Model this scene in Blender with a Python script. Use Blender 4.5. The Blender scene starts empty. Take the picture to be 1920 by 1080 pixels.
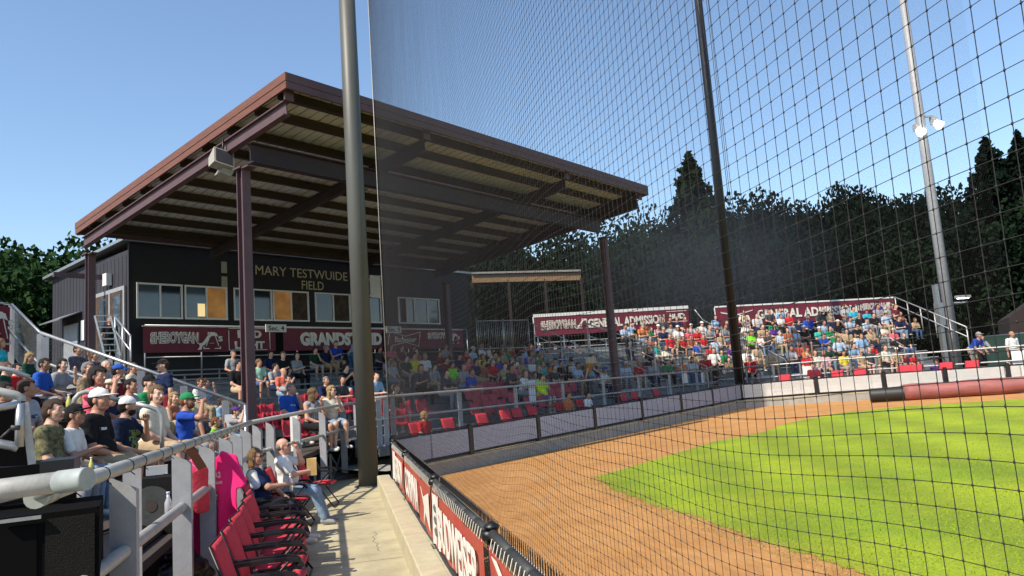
import bpy, math, random
import numpy as np
from mathutils import Vector, Matrix
rnd=random.Random(7); R_=math.radians
sc=bpy.context.scene; COL=sc.collection
# ---------------------------------------------------------------- camera (calibrated: 26 mm phone lens, pitched up 7.3 deg, rolled 4.1 deg)
FPX=1387.; H=2.0; VV=np.array([184.,-10300.])
up_=np.array([VV[0]-960,VV[1]-540,FPX]); up_/=np.linalg.norm(up_)
w_=np.array([640-960.,0,FPX]); w_[1]=(-up_[0]*w_[0]-up_[2]*w_[2])/up_[1]
Yc=w_/np.linalg.norm(w_); Xc=np.cross(Yc,up_); RW=np.array([Xc,Yc,up_])
cam=bpy.data.cameras.new('camera'); co=bpy.data.objects.new('camera',cam); COL.objects.link(co); sc.camera=co
cam.sensor_width=36; cam.lens=FPX/1920*36; cam.clip_end=800; cam.clip_start=.05
m4=Matrix.Identity(4)
for i in range(3): m4[i][0]=RW[i,0]; m4[i][1]=-RW[i,1]; m4[i][2]=-RW[i,2]
m4[2][3]=H; co.matrix_world=m4
# ---------------------------------------------------------------- sky and sun (low evening sun, left and a little behind)
SUN_AZ,SUN_EL=R_(237),R_(46)
wd=bpy.data.worlds.new('World'); sc.world=wd; wd.use_nodes=True; nt=wd.node_tree
sky=nt.nodes.new('ShaderNodeTexSky'); sky.sky_type='NISHITA'; sky.sun_disc=False; sky.sun_elevation=SUN_EL; sky.sun_rotation=SUN_AZ
sky.air_density=1.2; sky.dust_density=.35; sky.ozone_density=3.4
nt.links.new(sky.outputs[0],nt.nodes['Background'].inputs[0]); nt.nodes['Background'].inputs[1].default_value=.125
sl=bpy.data.lights.new('sun','SUN'); sl.energy=4.2; sl.angle=R_(.6); sl.color=(1,.89,.74)
so=bpy.data.objects.new('sun',sl); COL.objects.link(so)
sd=Vector((math.sin(SUN_AZ)*math.cos(SUN_EL),math.cos(SUN_AZ)*math.cos(SUN_EL),math.sin(SUN_EL)))
so.rotation_euler=sd.to_track_quat('Z','Y').to_euler()
sc.view_settings.view_transform='Standard'; sc.view_settings.look='None'; sc.view_settings.exposure=.68; sc.view_settings.gamma=1
# ---------------------------------------------------------------- measuring helpers: photo pixel (1920x1080) -> point on a known plane of the place
def ray(x,y): return RW@np.array([x-960.,y-540.,FPX])
def at_z(x,y,z): d=ray(x,y); return d*((z-H)/d[2])+[0,0,H]
def at_field(x,y): d=ray(x,y); return d*((-.07-H)/(d[2]-.02*d[0]))+[0,0,H]
def at_dist(x,y,s): d=ray(x,y); return d*(s/math.hypot(d[0],d[1]))+[0,0,H]
def on_line(x,y,P,D): d=ray(x,y); n=np.array([-D[1],D[0]]); return d*((n@np.array(P[:2]))/(n@d[:2]))+[0,0,H]
def dirv(az): return np.array([math.sin(R_(az)),math.cos(R_(az))])
def fz(x): return -.07+.02*x
E_=dirv(52.88); S_=np.array([-E_[1],E_[0]]); KS=1.0916; C0=np.array([-7.021,27.789])
def G(e,s,z): p=C0+(E_*e+S_*s)*KS; return np.array([p[0],p[1],2+(z-2)*KS])
def zi(z): return 2+(z-2)/KS
def es(p): q=np.array(p[:2])-C0; return float(q@E_)/KS,float(q@S_)/KS
# ---------------------------------------------------------------- materials
M={}
def mat(n,col,rough=.6,metal=0.,var=.0,vs=3.,bump=0.,bs=40.,objcol=False,spec=.5,col2=None,stretch=None,emit=0.,trans=0.):
    m=bpy.data.materials.new(n); m.use_nodes=True; t=m.node_tree; N=t.nodes; L=t.links; b=N['Principled BSDF']
    b.inputs['Roughness'].default_value=rough; b.inputs['Metallic'].default_value=metal; b.inputs['Specular IOR Level'].default_value=spec
    tc=N.new('ShaderNodeTexCoord'); mp=N.new('ShaderNodeMapping'); L.new(tc.outputs['Object'],mp.inputs[0])
    if stretch: mp.inputs['Scale'].default_value=stretch
    if objcol: oi=N.new('ShaderNodeObjectInfo'); src=oi.outputs['Color']
    else: rg=N.new('ShaderNodeRGB'); rg.outputs[0].default_value=tuple(col)+(1,); src=rg.outputs[0]
    if var or col2:
        nz=N.new('ShaderNodeTexNoise'); nz.inputs['Scale'].default_value=vs; nz.inputs['Detail'].default_value=6; nz.inputs['Roughness'].default_value=.65; L.new(mp.outputs[0],nz.inputs[0])
        mx=N.new('ShaderNodeMix'); mx.data_type='RGBA'
        rp=N.new('ShaderNodeMapRange'); rp.inputs[1].default_value=.35; rp.inputs[2].default_value=.65; L.new(nz.outputs[0],rp.inputs[0]); L.new(rp.outputs[0],mx.inputs[0])
        L.new(src,mx.inputs[6])
        if col2: mx.inputs[7].default_value=tuple(col2)+(1,)
        else:
            mu=N.new('ShaderNodeMix'); mu.data_type='RGBA'; mu.blend_type='MULTIPLY'; mu.inputs[0].default_value=1; L.new(src,mu.inputs[6]); mu.inputs[7].default_value=(1-var,)*3+(1,); L.new(mu.outputs[2],mx.inputs[7])
        src=mx.outputs[2]
    L.new(src,b.inputs['Base Color'])
    if bump:
        nb=N.new('ShaderNodeTexNoise'); nb.inputs['Scale'].default_value=bs; nb.inputs['Detail'].default_value=4; L.new(mp.outputs[0],nb.inputs[0])
        bp=N.new('ShaderNodeBump'); bp.inputs['Strength'].default_value=bump; bp.inputs['Distance'].default_value=.02; L.new(nb.outputs[0],bp.inputs['Height']); L.new(bp.outputs[0],b.inputs['Normal'])
    if emit: L.new(src,b.inputs['Emission Color']); b.inputs['Emission Strength'].default_value=emit
    if trans: b.inputs['Transmission Weight'].default_value=trans
    M[n]=m; return m
mat('skin',None,.55,objcol=True,var=.12,vs=9); mat('cloth',None,.9,objcol=True,var=.14,vs=7,bump=.4,bs=22,spec=.2)
mat('hair',None,.55,objcol=True,var=.5,vs=26,bump=.9,bs=60,stretch=(3,3,.6),spec=.3); mat('rubber',None,.7,objcol=True)
mat('lens',(.012,.012,.014),.12); mat('eyewhite',(.42,.36,.32)); mat('eyedark',(.03,.02,.015),.2); mat('brow',(.07,.045,.03)); mat('lip',(.33,.13,.11),.45)
mat('flatblack',(.004,.004,.0045),.9,spec=.08); mat('camo',(.20,.18,.085),.9,col2=(.022,.028,.014),vs=22); mat('leopard',(.35,.25,.14),.9,col2=(.05,.03,.02),vs=30)
mat('stripes',(.5,.5,.5),.9,col2=(.02,.03,.08),vs=18,stretch=(3,3,.1)); mat('check',(.5,.5,.55),.9,col2=(.3,.08,.14),vs=22)
mat('concrete',(.47,.42,.27),.9,var=.32,vs=1.6,bump=.35,bs=60); mat('curb',(.47,.42,.28),.85,var=.2,vs=4,bump=.3,bs=50)
mat('dirt',(.56,.285,.09),.95,var=.0,col2=(.46,.215,.06),vs=.9,bump=.9,bs=45); mat('grassbase',(.33,.40,.010),.95,col2=(.20,.30,.008),vs=.55,bump=.8,bs=70)
mat('blade',(.33,.42,.012),.8,col2=(.19,.30,.012),vs=.6,spec=.15); mat('drygrass',(.40,.30,.09),.9,col2=(.25,.2,.05),vs=4)
mat('soil',(.09,.085,.06),.95,var=.4,vs=.6,bump=.5,bs=10); mat('wallgrey',(.33,.32,.29),.9,var=.25,vs=3,bump=.3,bs=30); mat('asphalt',(.06,.06,.06),.9,var=.3,vs=5)
mat('galv',(.42,.43,.44),.42,metal=.75,var=.25,vs=14); mat('alu',(.5,.5,.49),.5,metal=.45,var=.2,vs=6); mat('benchgrey',(.20,.22,.23),.5,metal=.4,var=.3,vs=4)
mat('paintgrey',(.31,.32,.34),.5,var=.2,vs=5,bump=.1); mat('pvc',(.40,.395,.365),.4,var=.22,vs=9,bump=.15,bs=25); mat('pvcgrey',(.33,.37,.36),.5,var=.2,vs=12)
mat('girder',(.030,.019,.028),.6,var=.2,vs=3); mat('purple',(.105,.058,.066),.6,var=.2,vs=3); mat('copper',(.20,.075,.040),.5,metal=.2,var=.25,vs=2,stretch=(1,1,6)); mat('darkpurlin',(.035,.022,.020),.7,var=.2,vs=4)  # girder: the purple steel again, its roof shade put into the colour
mat('ceiling',(.56,.57,.60),.8,var=.2,vs=2); mat('wallblack',(.012,.012,.016),.75,var=.3,vs=2); mat('siding',(.028,.028,.040),.75,var=.3,vs=3,stretch=(1,1,.15))
mat('white',(.72,.72,.70),.5,var=.08,vs=6); mat('glassdark',(.02,.025,.035),.05,spec=1.); mat('glassblue',(.07,.10,.13),.06,spec=1.,var=.3,vs=1.5)
mat('maroon',(.16,.010,.032),.6,var=.25,vs=2.5,bump=.3,bs=6); mat('bannerred',(.42,.035,.03),.55,var=.0,col2=(.36,.10,.05),vs=2.2,bump=.35,bs=7); mat('bannerwhite',(.70,.68,.60),.6,var=.12,vs=4)
mat('letterbeige',(.48,.42,.27),.6); mat('roomglow',(.42,.20,.055),.6,emit=.22,col2=(.20,.085,.025),vs=1.2); mat('paleglow',(.9,.68,.32),.6,emit=.5); mat('interior',(.09,.05,.03),.8,col2=(.02,.015,.012),vs=4)  # light of the rooms is put into two of these as emission
mat('blackpipe',(.045,.047,.045),.6,var=.3,vs=8,bump=.2,bs=18); mat('blackmetal',(.007,.007,.008),.45,var=.3,vs=6); mat('netcord',(.013,.011,.012),.7); mat('farnet',(.02,.018,.02),.8)
mat('padblue',(.55,.58,.70),.75,var=.12,vs=5); mat('padwhite',(.74,.73,.71),.7,var=.1,vs=5); mat('redseat',(.40,.028,.045),.45,var=.18,vs=6,bump=.1); mat('redcanvas',(.60,.035,.055),.85,var=.18,vs=8,bump=.5,bs=30)
mat('polegreen',(.085,.088,.078),.5,var=.25,vs=2,stretch=(1,1,.2)); mat('pink',(.85,.012,.17),.85,var=.12,vs=5,bump=.6,bs=7,stretch=(2,2,.5)); mat('tarp',(.30,.095,.085),.6,var=.3,vs=2.5,bump=.8,bs=5,stretch=(.5,.5,2)); mat('drain',(.02,.02,.02),.5)
mat('speaker',(.006,.006,.006),.75,spec=.2,var=.3,vs=20,bump=.8,bs=160); mat('beige',(.33,.32,.27),.6,var=.1,vs=8); mat('wood',(.24,.15,.08),.8,var=.3,vs=3,stretch=(1,1,6)); mat('rooftop',(.25,.24,.23),.7,var=.2)
mat('leafA',(.022,.050,.013),.8,spec=.1,col2=(.014,.040,.010),vs=.35); mat('leafB',(.010,.021,.009),.9,spec=.05,col2=(.004,.009,.005),vs=.3); mat('leafC',(.006,.0125,.008),.9,spec=.03,col2=(.0025,.005,.004),vs=.4); mat('bark',(.06,.045,.032),.9,var=.4,vs=4)  # leafB, leafC: the shade on the trees is put into the green
mat('lamplit',(1,.93,.8),.5,emit=6); mat('plastic',(.75,.8,.82),.2,trans=.6); mat('paperbag',(.50,.33,.13),.9,var=.2,vs=8); mat('yellow',(.50,.48,.14),.4); mat('bag',(.006,.006,.007),.35,bump=1.,bs=14); mat('screen',(.02,.06,.045),.7,var=.3,vs=3); mat('brownwall',(.025,.014,.012),.8,var=.2)
mat('carpet',(.05,.038,.032),.95,var=.3,vs=9)
def printmat(n,base,pc,x0,x1,z0,z1,thr,sc_):   # a shirt with its own chest print
    m=mat(n,base,.9,var=.14,vs=7,bump=.4,bs=22,spec=.2); t=m.node_tree; N=t.nodes; L=t.links; b=N['Principled BSDF']; src=b.inputs['Base Color'].links[0].from_socket
    tc=N.new('ShaderNodeTexCoord'); sp=N.new('ShaderNodeSeparateXYZ'); L.new(tc.outputs['Object'],sp.inputs[0]); nz=N.new('ShaderNodeTexNoise'); nz.inputs['Scale'].default_value=sc_; L.new(tc.outputs['Object'],nz.inputs[0]); prev=None
    for s_,op,v in ((sp.outputs[0],'GREATER_THAN',x0),(sp.outputs[0],'LESS_THAN',x1),(sp.outputs[2],'GREATER_THAN',z0),(sp.outputs[2],'LESS_THAN',z1),(sp.outputs[1],'GREATER_THAN',.06),(nz.outputs[0],'GREATER_THAN',thr)):
        q=N.new('ShaderNodeMath'); q.operation=op; L.new(s_,q.inputs[0]); q.inputs[1].default_value=v
        if prev: w=N.new('ShaderNodeMath'); w.operation='MULTIPLY'; L.new(prev,w.inputs[0]); L.new(q.outputs[0],w.inputs[1]); prev=w.outputs[0]
        else: prev=q.outputs[0]
    mx=N.new('ShaderNodeMix'); mx.data_type='RGBA'; L.new(prev,mx.inputs[0]); L.new(src,mx.inputs[6]); mx.inputs[7].default_value=pc+(1,); L.new(mx.outputs[2],b.inputs['Base Color'])
printmat('printblack',(.012,.012,.014),(.7,.7,.7),.02,.12,.425,.452,.44,60); printmat('printnavy',(.012,.02,.05),(.16,.22,.06),-.11,.09,.20,.44,.47,22); printmat('printgrey',(.36,.37,.40),(.05,.05,.12),-.07,.07,.36,.41,.45,45)
printmat('logoblue',(.02,.09,.42),(.6,.6,.6),-.06,.07,.36,.40,.48,50)
m=M['dirt']; t=m.node_tree; N=t.nodes; L=t.links; b=N['Principled BSDF']; src=b.inputs['Base Color'].links[0].from_socket
tc=N.new('ShaderNodeTexCoord'); mp=N.new('ShaderNodeMapping'); mp.inputs['Scale'].default_value=(7,1.2,1); mp.inputs['Rotation'].default_value=(0,0,.7); L.new(tc.outputs['Object'],mp.inputs[0]); nz=N.new('ShaderNodeTexNoise'); nz.inputs['Scale'].default_value=2.2; nz.inputs['Detail'].default_value=8; L.new(mp.outputs[0],nz.inputs[0])
n2=N.new('ShaderNodeTexNoise'); n2.inputs['Scale'].default_value=90; L.new(tc.outputs['Object'],n2.inputs[0]); mr=N.new('ShaderNodeMapRange'); mr.inputs[1].default_value=.3; mr.inputs[2].default_value=.7; mr.inputs[3].default_value=.80; mr.inputs[4].default_value=1.08; L.new(nz.outputs[0],mr.inputs[0])
mr2=N.new('ShaderNodeMapRange'); mr2.inputs[1].default_value=.35; mr2.inputs[2].default_value=.65; mr2.inputs[3].default_value=.80; mr2.inputs[4].default_value=1.12; L.new(n2.outputs[0],mr2.inputs[0]); mu=N.new('ShaderNodeMath'); mu.operation='MULTIPLY'; L.new(mr.outputs[0],mu.inputs[0]); L.new(mr2.outputs[0],mu.inputs[1])
vm=N.new('ShaderNodeVectorMath'); vm.operation='SCALE'; L.new(src,vm.inputs[0]); L.new(mu.outputs[0],vm.inputs['Scale']); L.new(vm.outputs[0],b.inputs['Base Color'])
m=M['grassbase']; t=m.node_tree; N=t.nodes; L=t.links; b=N['Principled BSDF']; src=b.inputs['Base Color'].links[0].from_socket
tc=N.new('ShaderNodeTexCoord'); n2=N.new('ShaderNodeTexNoise'); n2.inputs['Scale'].default_value=38; n2.inputs['Detail'].default_value=5; L.new(tc.outputs['Object'],n2.inputs[0]); mr=N.new('ShaderNodeMapRange'); mr.inputs[1].default_value=.35; mr.inputs[2].default_value=.65; mr.inputs[3].default_value=.72; mr.inputs[4].default_value=1.15; L.new(n2.outputs[0],mr.inputs[0])
wv=N.new('ShaderNodeTexWave'); wv.inputs['Scale'].default_value=.16; wv.inputs['Distortion'].default_value=1.5; mp=N.new('ShaderNodeMapping'); mp.inputs['Rotation'].default_value=(0,0,.35); L.new(tc.outputs['Object'],mp.inputs[0]); L.new(mp.outputs[0],wv.inputs[0]); m2=N.new('ShaderNodeMapRange'); m2.inputs[3].default_value=.84; m2.inputs[4].default_value=1.08; L.new(wv.outputs['Fac'],m2.inputs[0])
mu=N.new('ShaderNodeMath'); mu.operation='MULTIPLY'; L.new(mr.outputs[0],mu.inputs[0]); L.new(m2.outputs[0],mu.inputs[1]); vm=N.new('ShaderNodeVectorMath'); vm.operation='SCALE'; L.new(src,vm.inputs[0]); L.new(mu.outputs[0],vm.inputs['Scale']); L.new(vm.outputs[0],b.inputs['Base Color'])
# ---------------------------------------------------------------- mesh helpers
LOCAL=set()
class MB:
    def __init__(s): s.v=[];s.f=[];s.m=[];s.sm=[]
    def add(s,vs,fs,mi=0,sm=False):
        o=len(s.v); s.v+=[tuple(float(c) for c in v) for v in vs]; s.f+=[tuple(i+o for i in f) for f in fs]; s.m+=[mi]*len(fs); s.sm+=[sm]*len(fs); return s
    def beam(s,a,b,w,h,mi=0,upv=(0,0,1),mid=True):   # rectangular bar a->b; w across, h along up
        a,b=np.array(a,float),np.array(b,float); d=b-a; d/=np.linalg.norm(d); u=np.array(upv,float)
        x=np.cross(d,u); 
        if np.linalg.norm(x)<1e-4: x=np.cross(d,[0,1,0])
        x/=np.linalg.norm(x); u=np.cross(x,d); vs=[]
        for p in (a,b):
            for i,j in ((-1,-1),(1,-1),(1,1),(-1,1)): vs.append(p+x*i*w/2+u*j*h/2)
        return s.add(vs,[(3,2,1,0),(4,5,6,7),(0,1,5,4),(1,2,6,5),(2,3,7,6),(3,0,4,7)],mi)
    def box(s,c,sz,rz=0.,mi=0):
        c=np.array(c,float); a=c-[0,0,sz[2]/2]; b=c+[0,0,sz[2]/2]; cs,sn=math.cos(rz),math.sin(rz)
        x=np.array([cs,sn,0]);y=np.array([-sn,cs,0]); vs=[]
        for p in(a,b):
            for i,j in ((-1,-1),(1,-1),(1,1),(-1,1)): vs.append(p+x*i*sz[0]/2+y*j*sz[1]/2)
        return s.add(vs,[(3,2,1,0),(4,5,6,7),(0,1,5,4),(1,2,6,5),(2,3,7,6),(3,0,4,7)],mi)
    def tube(s,pts,r,n=8,mi=0,closed=False):
        pts=[np.array(p,float) for p in pts]; rs=r if isinstance(r,(list,tuple)) else [r]*len(pts); vs=[];fs=[]; pu=None
        for i,p in enumerate(pts):
            d=(pts[min(i+1,len(pts)-1)]-pts[max(i-1,0)]); d/=max(np.linalg.norm(d),1e-9)
            if pu is None: pu=np.array([0,0,1.]) if abs(d[2])<.9 else np.array([1.,0,0])
            x=np.cross(d,pu); x/=np.linalg.norm(x); u=np.cross(x,d); pu=u
            for k in range(n): a=2*math.pi*k/n; vs.append(p+(x*math.cos(a)+u*math.sin(a))*rs[i])
        for i in range(len(pts)-1):
            for k in range(n): k2=(k+1)%n; fs.append((i*n+k,i*n+k2,(i+1)*n+k2,(i+1)*n+k))
        L=len(pts)-1; s.add(vs,fs,mi,True); o=len(s.v)-len(vs)
        for c in (tuple(o+k for k in range(n))[::-1],tuple(o+L*n+k for k in range(n))): s.f.append(c); s.m.append(mi); s.sm.append(False)
        return s
    def poly(s,pts,th,nrmv,mi=0):   # plate: polygon extruded along a normal
        pts=[np.array(p,float) for p in pts]; n=len(pts); v=np.array(nrmv,float)*th
        return s.add(pts+[p+v for p in pts],[tuple(range(n))[::-1],tuple(range(n,2*n))]+[(i,(i+1)%n,n+(i+1)%n,n+i) for i in range(n)],mi)
    def build(s,name,mats,parent=None,**t):
        us=sorted({i for f in s.f for i in f}); mp={j:i for i,j in enumerate(us)}
        me=bpy.data.meshes.new(name); me.from_pydata([s.v[i] for i in us],[],[tuple(mp[i] for i in f) for f in s.f])
        mats=mats if isinstance(mats,(list,tuple)) else [mats]
        for m in mats: me.materials.append(M[m] if isinstance(m,str) else m)
        me.polygons.foreach_set('material_index',s.m); me.polygons.foreach_set('use_smooth',s.sm); me.update()
        return obj(name,me,parent,**t)
def obj(name,me,parent=None,**t):
    o=bpy.data.objects.new(name,me); COL.objects.link(o)
    if parent is not None:
        o.parent=parent
        if parent.type=='EMPTY': o.matrix_parent_inverse=Matrix.Translation(-parent.location) if parent.name not in LOCAL else Matrix.Identity(4)
    return tag(o,**t)
def tag(o,label=None,cat=None,group=None,kind=None):
    for k,v in (('label',label),('category',cat),('group',group),('kind',kind)):
        if v: o[k]=v
    return o
def empty(name,loc,label,cat,group=None,local=False,rz=0.):
    o=bpy.data.objects.new(name,None); COL.objects.link(o); o.location=tuple(map(float,loc)); o.rotation_euler=(0,0,rz); o.empty_display_size=.2
    if local: LOCAL.add(o.name)
    return tag(o,label,cat,group)
def dup(src,loc=None,rz=None,label=None,scale=None,group=None):
    def cp(o,par):
        c=o.copy(); COL.objects.link(c); c.parent=par
        for ch in KIDS.get(o.name,[]): cp(ch,c)
        return c
    KIDS={}
    for o in COL.objects:
        if o.parent: KIDS.setdefault(o.parent.name,[]).append(o)
    r=cp(src,None)
    if loc is not None: r.location=tuple(map(float,loc))
    if rz is not None: r.rotation_euler=(0,0,rz)
    if scale: r.scale=(scale,)*3 if not isinstance(scale,tuple) else scale
    if label: r['label']=label
    if group: r['group']=group
    return r
def strands(A,r,n=3):    # A: (N,K,3) polylines -> quads of thin prisms
    A=np.asarray(A,float); N,K,_=A.shape
    d=A[:,-1]-A[:,0]; d/=np.linalg.norm(d,axis=1)[:,None]
    u=np.where(np.abs(d[:,2:3])<.8,np.array([[0,0,1.]]),np.array([[0.3,1.,0]])); x=np.cross(d,u); x/=np.linalg.norm(x,axis=1)[:,None]; y=np.cross(x,d)
    ring=[(x*math.cos(2*math.pi*k/n)+y*math.sin(2*math.pi*k/n)) for k in range(n)]; rr=np.broadcast_to(np.asarray(r,float),(N,K))[...,None]
    V=np.stack([A+q[:,None,:]*rr for q in ring],2).reshape(-1,3)
    i,k,j=np.meshgrid(np.arange(N),np.arange(K-1),np.arange(n),indexing='ij'); b=(i*K+k)*n; j2=(j+1)%n
    Q=np.stack([b+j,b+j2,b+n+j2,b+n+j],-1).reshape(-1,4); return V,Q
def text(s,w,h,org,right,upv,m,bold=0.,depth=.006,name='lettering',parent=None,ctr=True,shear=0.,arch=0.,sp=1.):
    cu=bpy.data.curves.new('t','FONT'); cu.body=s; cu.offset=bold; cu.extrude=.01; cu.shear=shear; cu.resolution_u=3; cu.space_character=sp
    to=bpy.data.objects.new('t',cu); me=bpy.data.meshes.new_from_object(to); bpy.data.objects.remove(to); bpy.data.curves.remove(cu)
    n=len(me.vertices); P=np.zeros(n*3); me.vertices.foreach_get('co',P); P=P.reshape(-1,3); mn=P.min(0); mx=P.max(0)
    q=(P-mn)/np.maximum(mx-mn,1e-6); right=np.array(right,float); upv=np.array(upv,float); nr=np.cross(right,upv)
    X=(q[:,0]-(.5 if ctr else 0))*w; Y=(q[:,1]-(.5 if ctr else 0))*h+arch*h*(.25-(q[:,0]-.5)**2)*2
    W=np.array(org,float)+X[:,None]*right+Y[:,None]*upv+(q[:,2]*depth)[:,None]*nr
    me.vertices.foreach_set('co',W.astype(np.float32).ravel()); me.materials.clear(); me.materials.append(M[m]); me.update(); me.name=name
    return obj(name,me,parent)
def plate(org,right,upv,pts,m,depth=.004,name='emblem',parent=None,off=0.):   # flat shape in a sign's own plane
    right,upv=np.array(right,float),np.array(upv,float); nr=np.cross(right,upv)
    b=MB(); b.poly([np.array(org)+right*x+upv*y+nr*off for x,y in pts],depth,nr); return b.build(name,m,parent)
def chain(P0,P1,hgt,m='galv',pitch=.06,r=.0022,parent=None,name='chain_link_mesh'):
    P0,P1=np.array(P0,float),np.array(P1,float); L=np.linalg.norm((P1-P0)[:2]); n=int(L/pitch); rows=max(int(hgt/pitch),2)
    t=(np.arange(n)+.5)/n; k=np.arange(rows*1+1); A=[]
    for sgn in (0,1):
        xs=t[:,None]+((k[None]+sgn)%2-.5)*(1.04*pitch/L); z=np.broadcast_to(k[None]/rows*hgt,xs.shape)
        A.append(P0+(P1-P0)*xs[...,None]+np.stack([0*z,0*z,z],-1))
    V,Q=strands(np.concatenate(A),r); me=to_mesh(name,V,Q,[M[m]],smooth=False); return obj(name,me,parent)

# ---------------------------------------------------------------- people
def nrm(v):
    v=np.asarray(v,float); return v/max(np.linalg.norm(v),1e-9)
def surface(V,lo,h):
    ins=V<0; nx,ny,nz=V.shape
    c8=[(i,j,k) for i in (0,1) for j in (0,1) for k in (0,1)]
    cnt=sum(ins[i:nx-1+i,j:ny-1+j,k:nz-1+k].astype(np.int8) for i,j,k in c8)
    idx=np.argwhere((cnt>0)&(cnt<8))
    if len(idx)==0: return np.zeros((0,3)),np.zeros((0,4),int)
    imap=-np.ones((nx,ny,nz),int); imap[idx[:,0],idx[:,1],idx[:,2]]=np.arange(len(idx))
    P=np.zeros((len(idx),3)); n=np.zeros(len(idx))
    val={c:V[idx[:,0]+c[0],idx[:,1]+c[1],idx[:,2]+c[2]] for c in c8}
    for a in c8:
        for ax in range(3):
            if a[ax]==0:
                b=list(a); b[ax]=1; b=tuple(b); va,vb=val[a],val[b]
                m=(va<0)!=(vb<0); t=np.where(m,va/np.where(m,va-vb,1),0)
                p=np.array(a,float)[None]+t[:,None]*(np.array(b)-np.array(a))[None]
                P+=p*m[:,None]; n+=m
    P=(P/n[:,None]+idx)*h+np.array(lo)
    Q=[]
    for ax in range(3):
        sl=[slice(1,-1)]*3; s2=[slice(1,-1)]*3; sl[ax]=slice(0,-1); s2[ax]=slice(1,None)
        A=ins[tuple(sl)]; B=ins[tuple(s2)]; e=np.argwhere(A!=B); off=[1,1,1]; off[ax]=0
        s=A[e[:,0],e[:,1],e[:,2]]; e=e+np.array(off); u,v=(ax+1)%3,(ax+2)%3
        q=[]
        for du,dv in ((0,0),(-1,0),(-1,-1),(0,-1)):
            c=e.copy(); c[:,u]+=du; c[:,v]+=dv; q.append(imap[c[:,0],c[:,1],c[:,2]])
        q=np.stack(q,1); q[~s]=q[~s][:,::-1]; Q.append(q)
    Q=np.concatenate(Q); Q=Q[(Q>=0).all(1)]
    return P,Q
def field(prims,h,k,fold=0.,cut=None):
    los=[];his=[]
    for p in prims:
        if p[0]=='s': continue
        if p[0]=='c': a,b,r=np.array(p[1]),np.array(p[2]),max(p[3],p[4]); los.append(np.minimum(a,b)-r); his.append(np.maximum(a,b)+r)
        else: c=np.array(p[1]); r=max(p[2]); los.append(c-r); his.append(c+r)
    lo=np.min(los,0)-3*h-fold; hi=np.max(his,0)+3*h+fold
    N=np.ceil((hi-lo)/h).astype(int)+1; V=np.full(N,1.,np.float32)
    ax=[lo[i]+h*np.arange(N[i]) for i in range(3)]
    for p in prims:
        kind=p[0]
        if kind=='c': a,b=np.array(p[1],float),np.array(p[2],float); r=max(p[3],p[4])
        elif kind=='e': a=b=np.array(p[1],float); r=max(p[2])
        else: a=b=np.array(p[1],float); r=max(p[2])
        m=r+k+3*h
        i0=np.maximum(np.floor((np.minimum(a,b)-m-lo)/h).astype(int),0); i1=np.minimum(np.ceil((np.maximum(a,b)+m-lo)/h).astype(int)+1,N)
        if (i1<=i0).any(): continue
        S=tuple(slice(i0[i],i1[i]) for i in range(3))
        X=ax[0][S[0]][:,None,None]; Y=ax[1][S[1]][None,:,None]; Z=ax[2][S[2]][None,None,:]
        if kind=='c':
            d=b-a; L=max(d@d,1e-9)
            t=np.clip(((X-a[0])*d[0]+(Y-a[1])*d[1]+(Z-a[2])*d[2])/L,0,1)
            D=np.sqrt((X-a[0]-t*d[0])**2+(Y-a[1]-t*d[1])**2+(Z-a[2]-t*d[2])**2)-(p[3]+(p[4]-p[3])*t)
        else:
            R=p[3] if len(p)>3 and p[3] is not None else np.eye(3); rr=np.array(p[2],float)
            q=[((X-a[0])*R[0,i]+(Y-a[1])*R[1,i]+(Z-a[2])*R[2,i])/rr[i] for i in range(3)]
            g=np.sqrt(q[0]**2+q[1]**2+q[2]**2)+1e-6
            g2=np.sqrt((q[0]/rr[0])**2+(q[1]/rr[1])**2+(q[2]/rr[2])**2)+1e-6
            D=g*(g-1)/g2
        Vs=V[S]
        if kind=='s': V[S]=np.maximum(Vs,-D)
        else:
            kk=k if len(p)<6 else p[5]
            H=np.clip(.5+.5*(Vs-D)/kk,0,1); V[S]=Vs*(1-H)+D*H-kk*H*(1-H)
    X=ax[0][:,None,None]; Y=ax[1][None,:,None]; Z=ax[2][None,None,:]
    if fold:
        V+=(fold*(np.sin(31*X+9*np.sin(7*Z))*np.sin(27*Z+11*Y+3*X)+.6*np.sin(53*Z+37*X)*np.sin(41*Y))).astype(np.float32)
    if cut is not None: V=np.maximum(V,cut(X,Y,Z)).astype(np.float32)
    return surface(V,lo,h)
def to_mesh(name,P,Q,mats,mi=None,smooth=True):
    me=bpy.data.meshes.new(name); n=len(P); f=len(Q)
    me.vertices.add(n); me.vertices.foreach_set('co',np.asarray(P,np.float32).ravel())
    me.loops.add(f*4); me.loops.foreach_set('vertex_index',np.asarray(Q,np.int32).ravel())
    me.polygons.add(f); me.polygons.foreach_set('loop_start',np.arange(0,f*4,4,dtype=np.int32))
    for m in mats: me.materials.append(m)
    if mi is not None: me.polygons.foreach_set('material_index',mi.astype(np.int32))
    me.polygons.foreach_set('use_smooth',np.full(f,smooth)); me.update(calc_edges=True); me.validate(); return me
def merge(parts):
    Ps=[];Qs=[];o=0
    for P,Q in parts: Ps.append(P);Qs.append(Q+o);o+=len(P)
    return np.concatenate(Ps),np.concatenate(Qs)
def ik(S,H,l1,l2,hint):
    S,H,hint=map(lambda v:np.array(v,float),(S,H,hint)); d=H-S; L=np.linalg.norm(d)
    if L>(l1+l2)*.995: H=S+d/L*(l1+l2)*.995; d=H-S; L=np.linalg.norm(d)
    u=d/L; a=(l1*l1-l2*l2+L*L)/(2*L); hh=math.sqrt(max(l1*l1-a*a,0))
    w=hint-S; w=w-u*(w@u); return S+u*a+nrm(w)*hh,H
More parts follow.
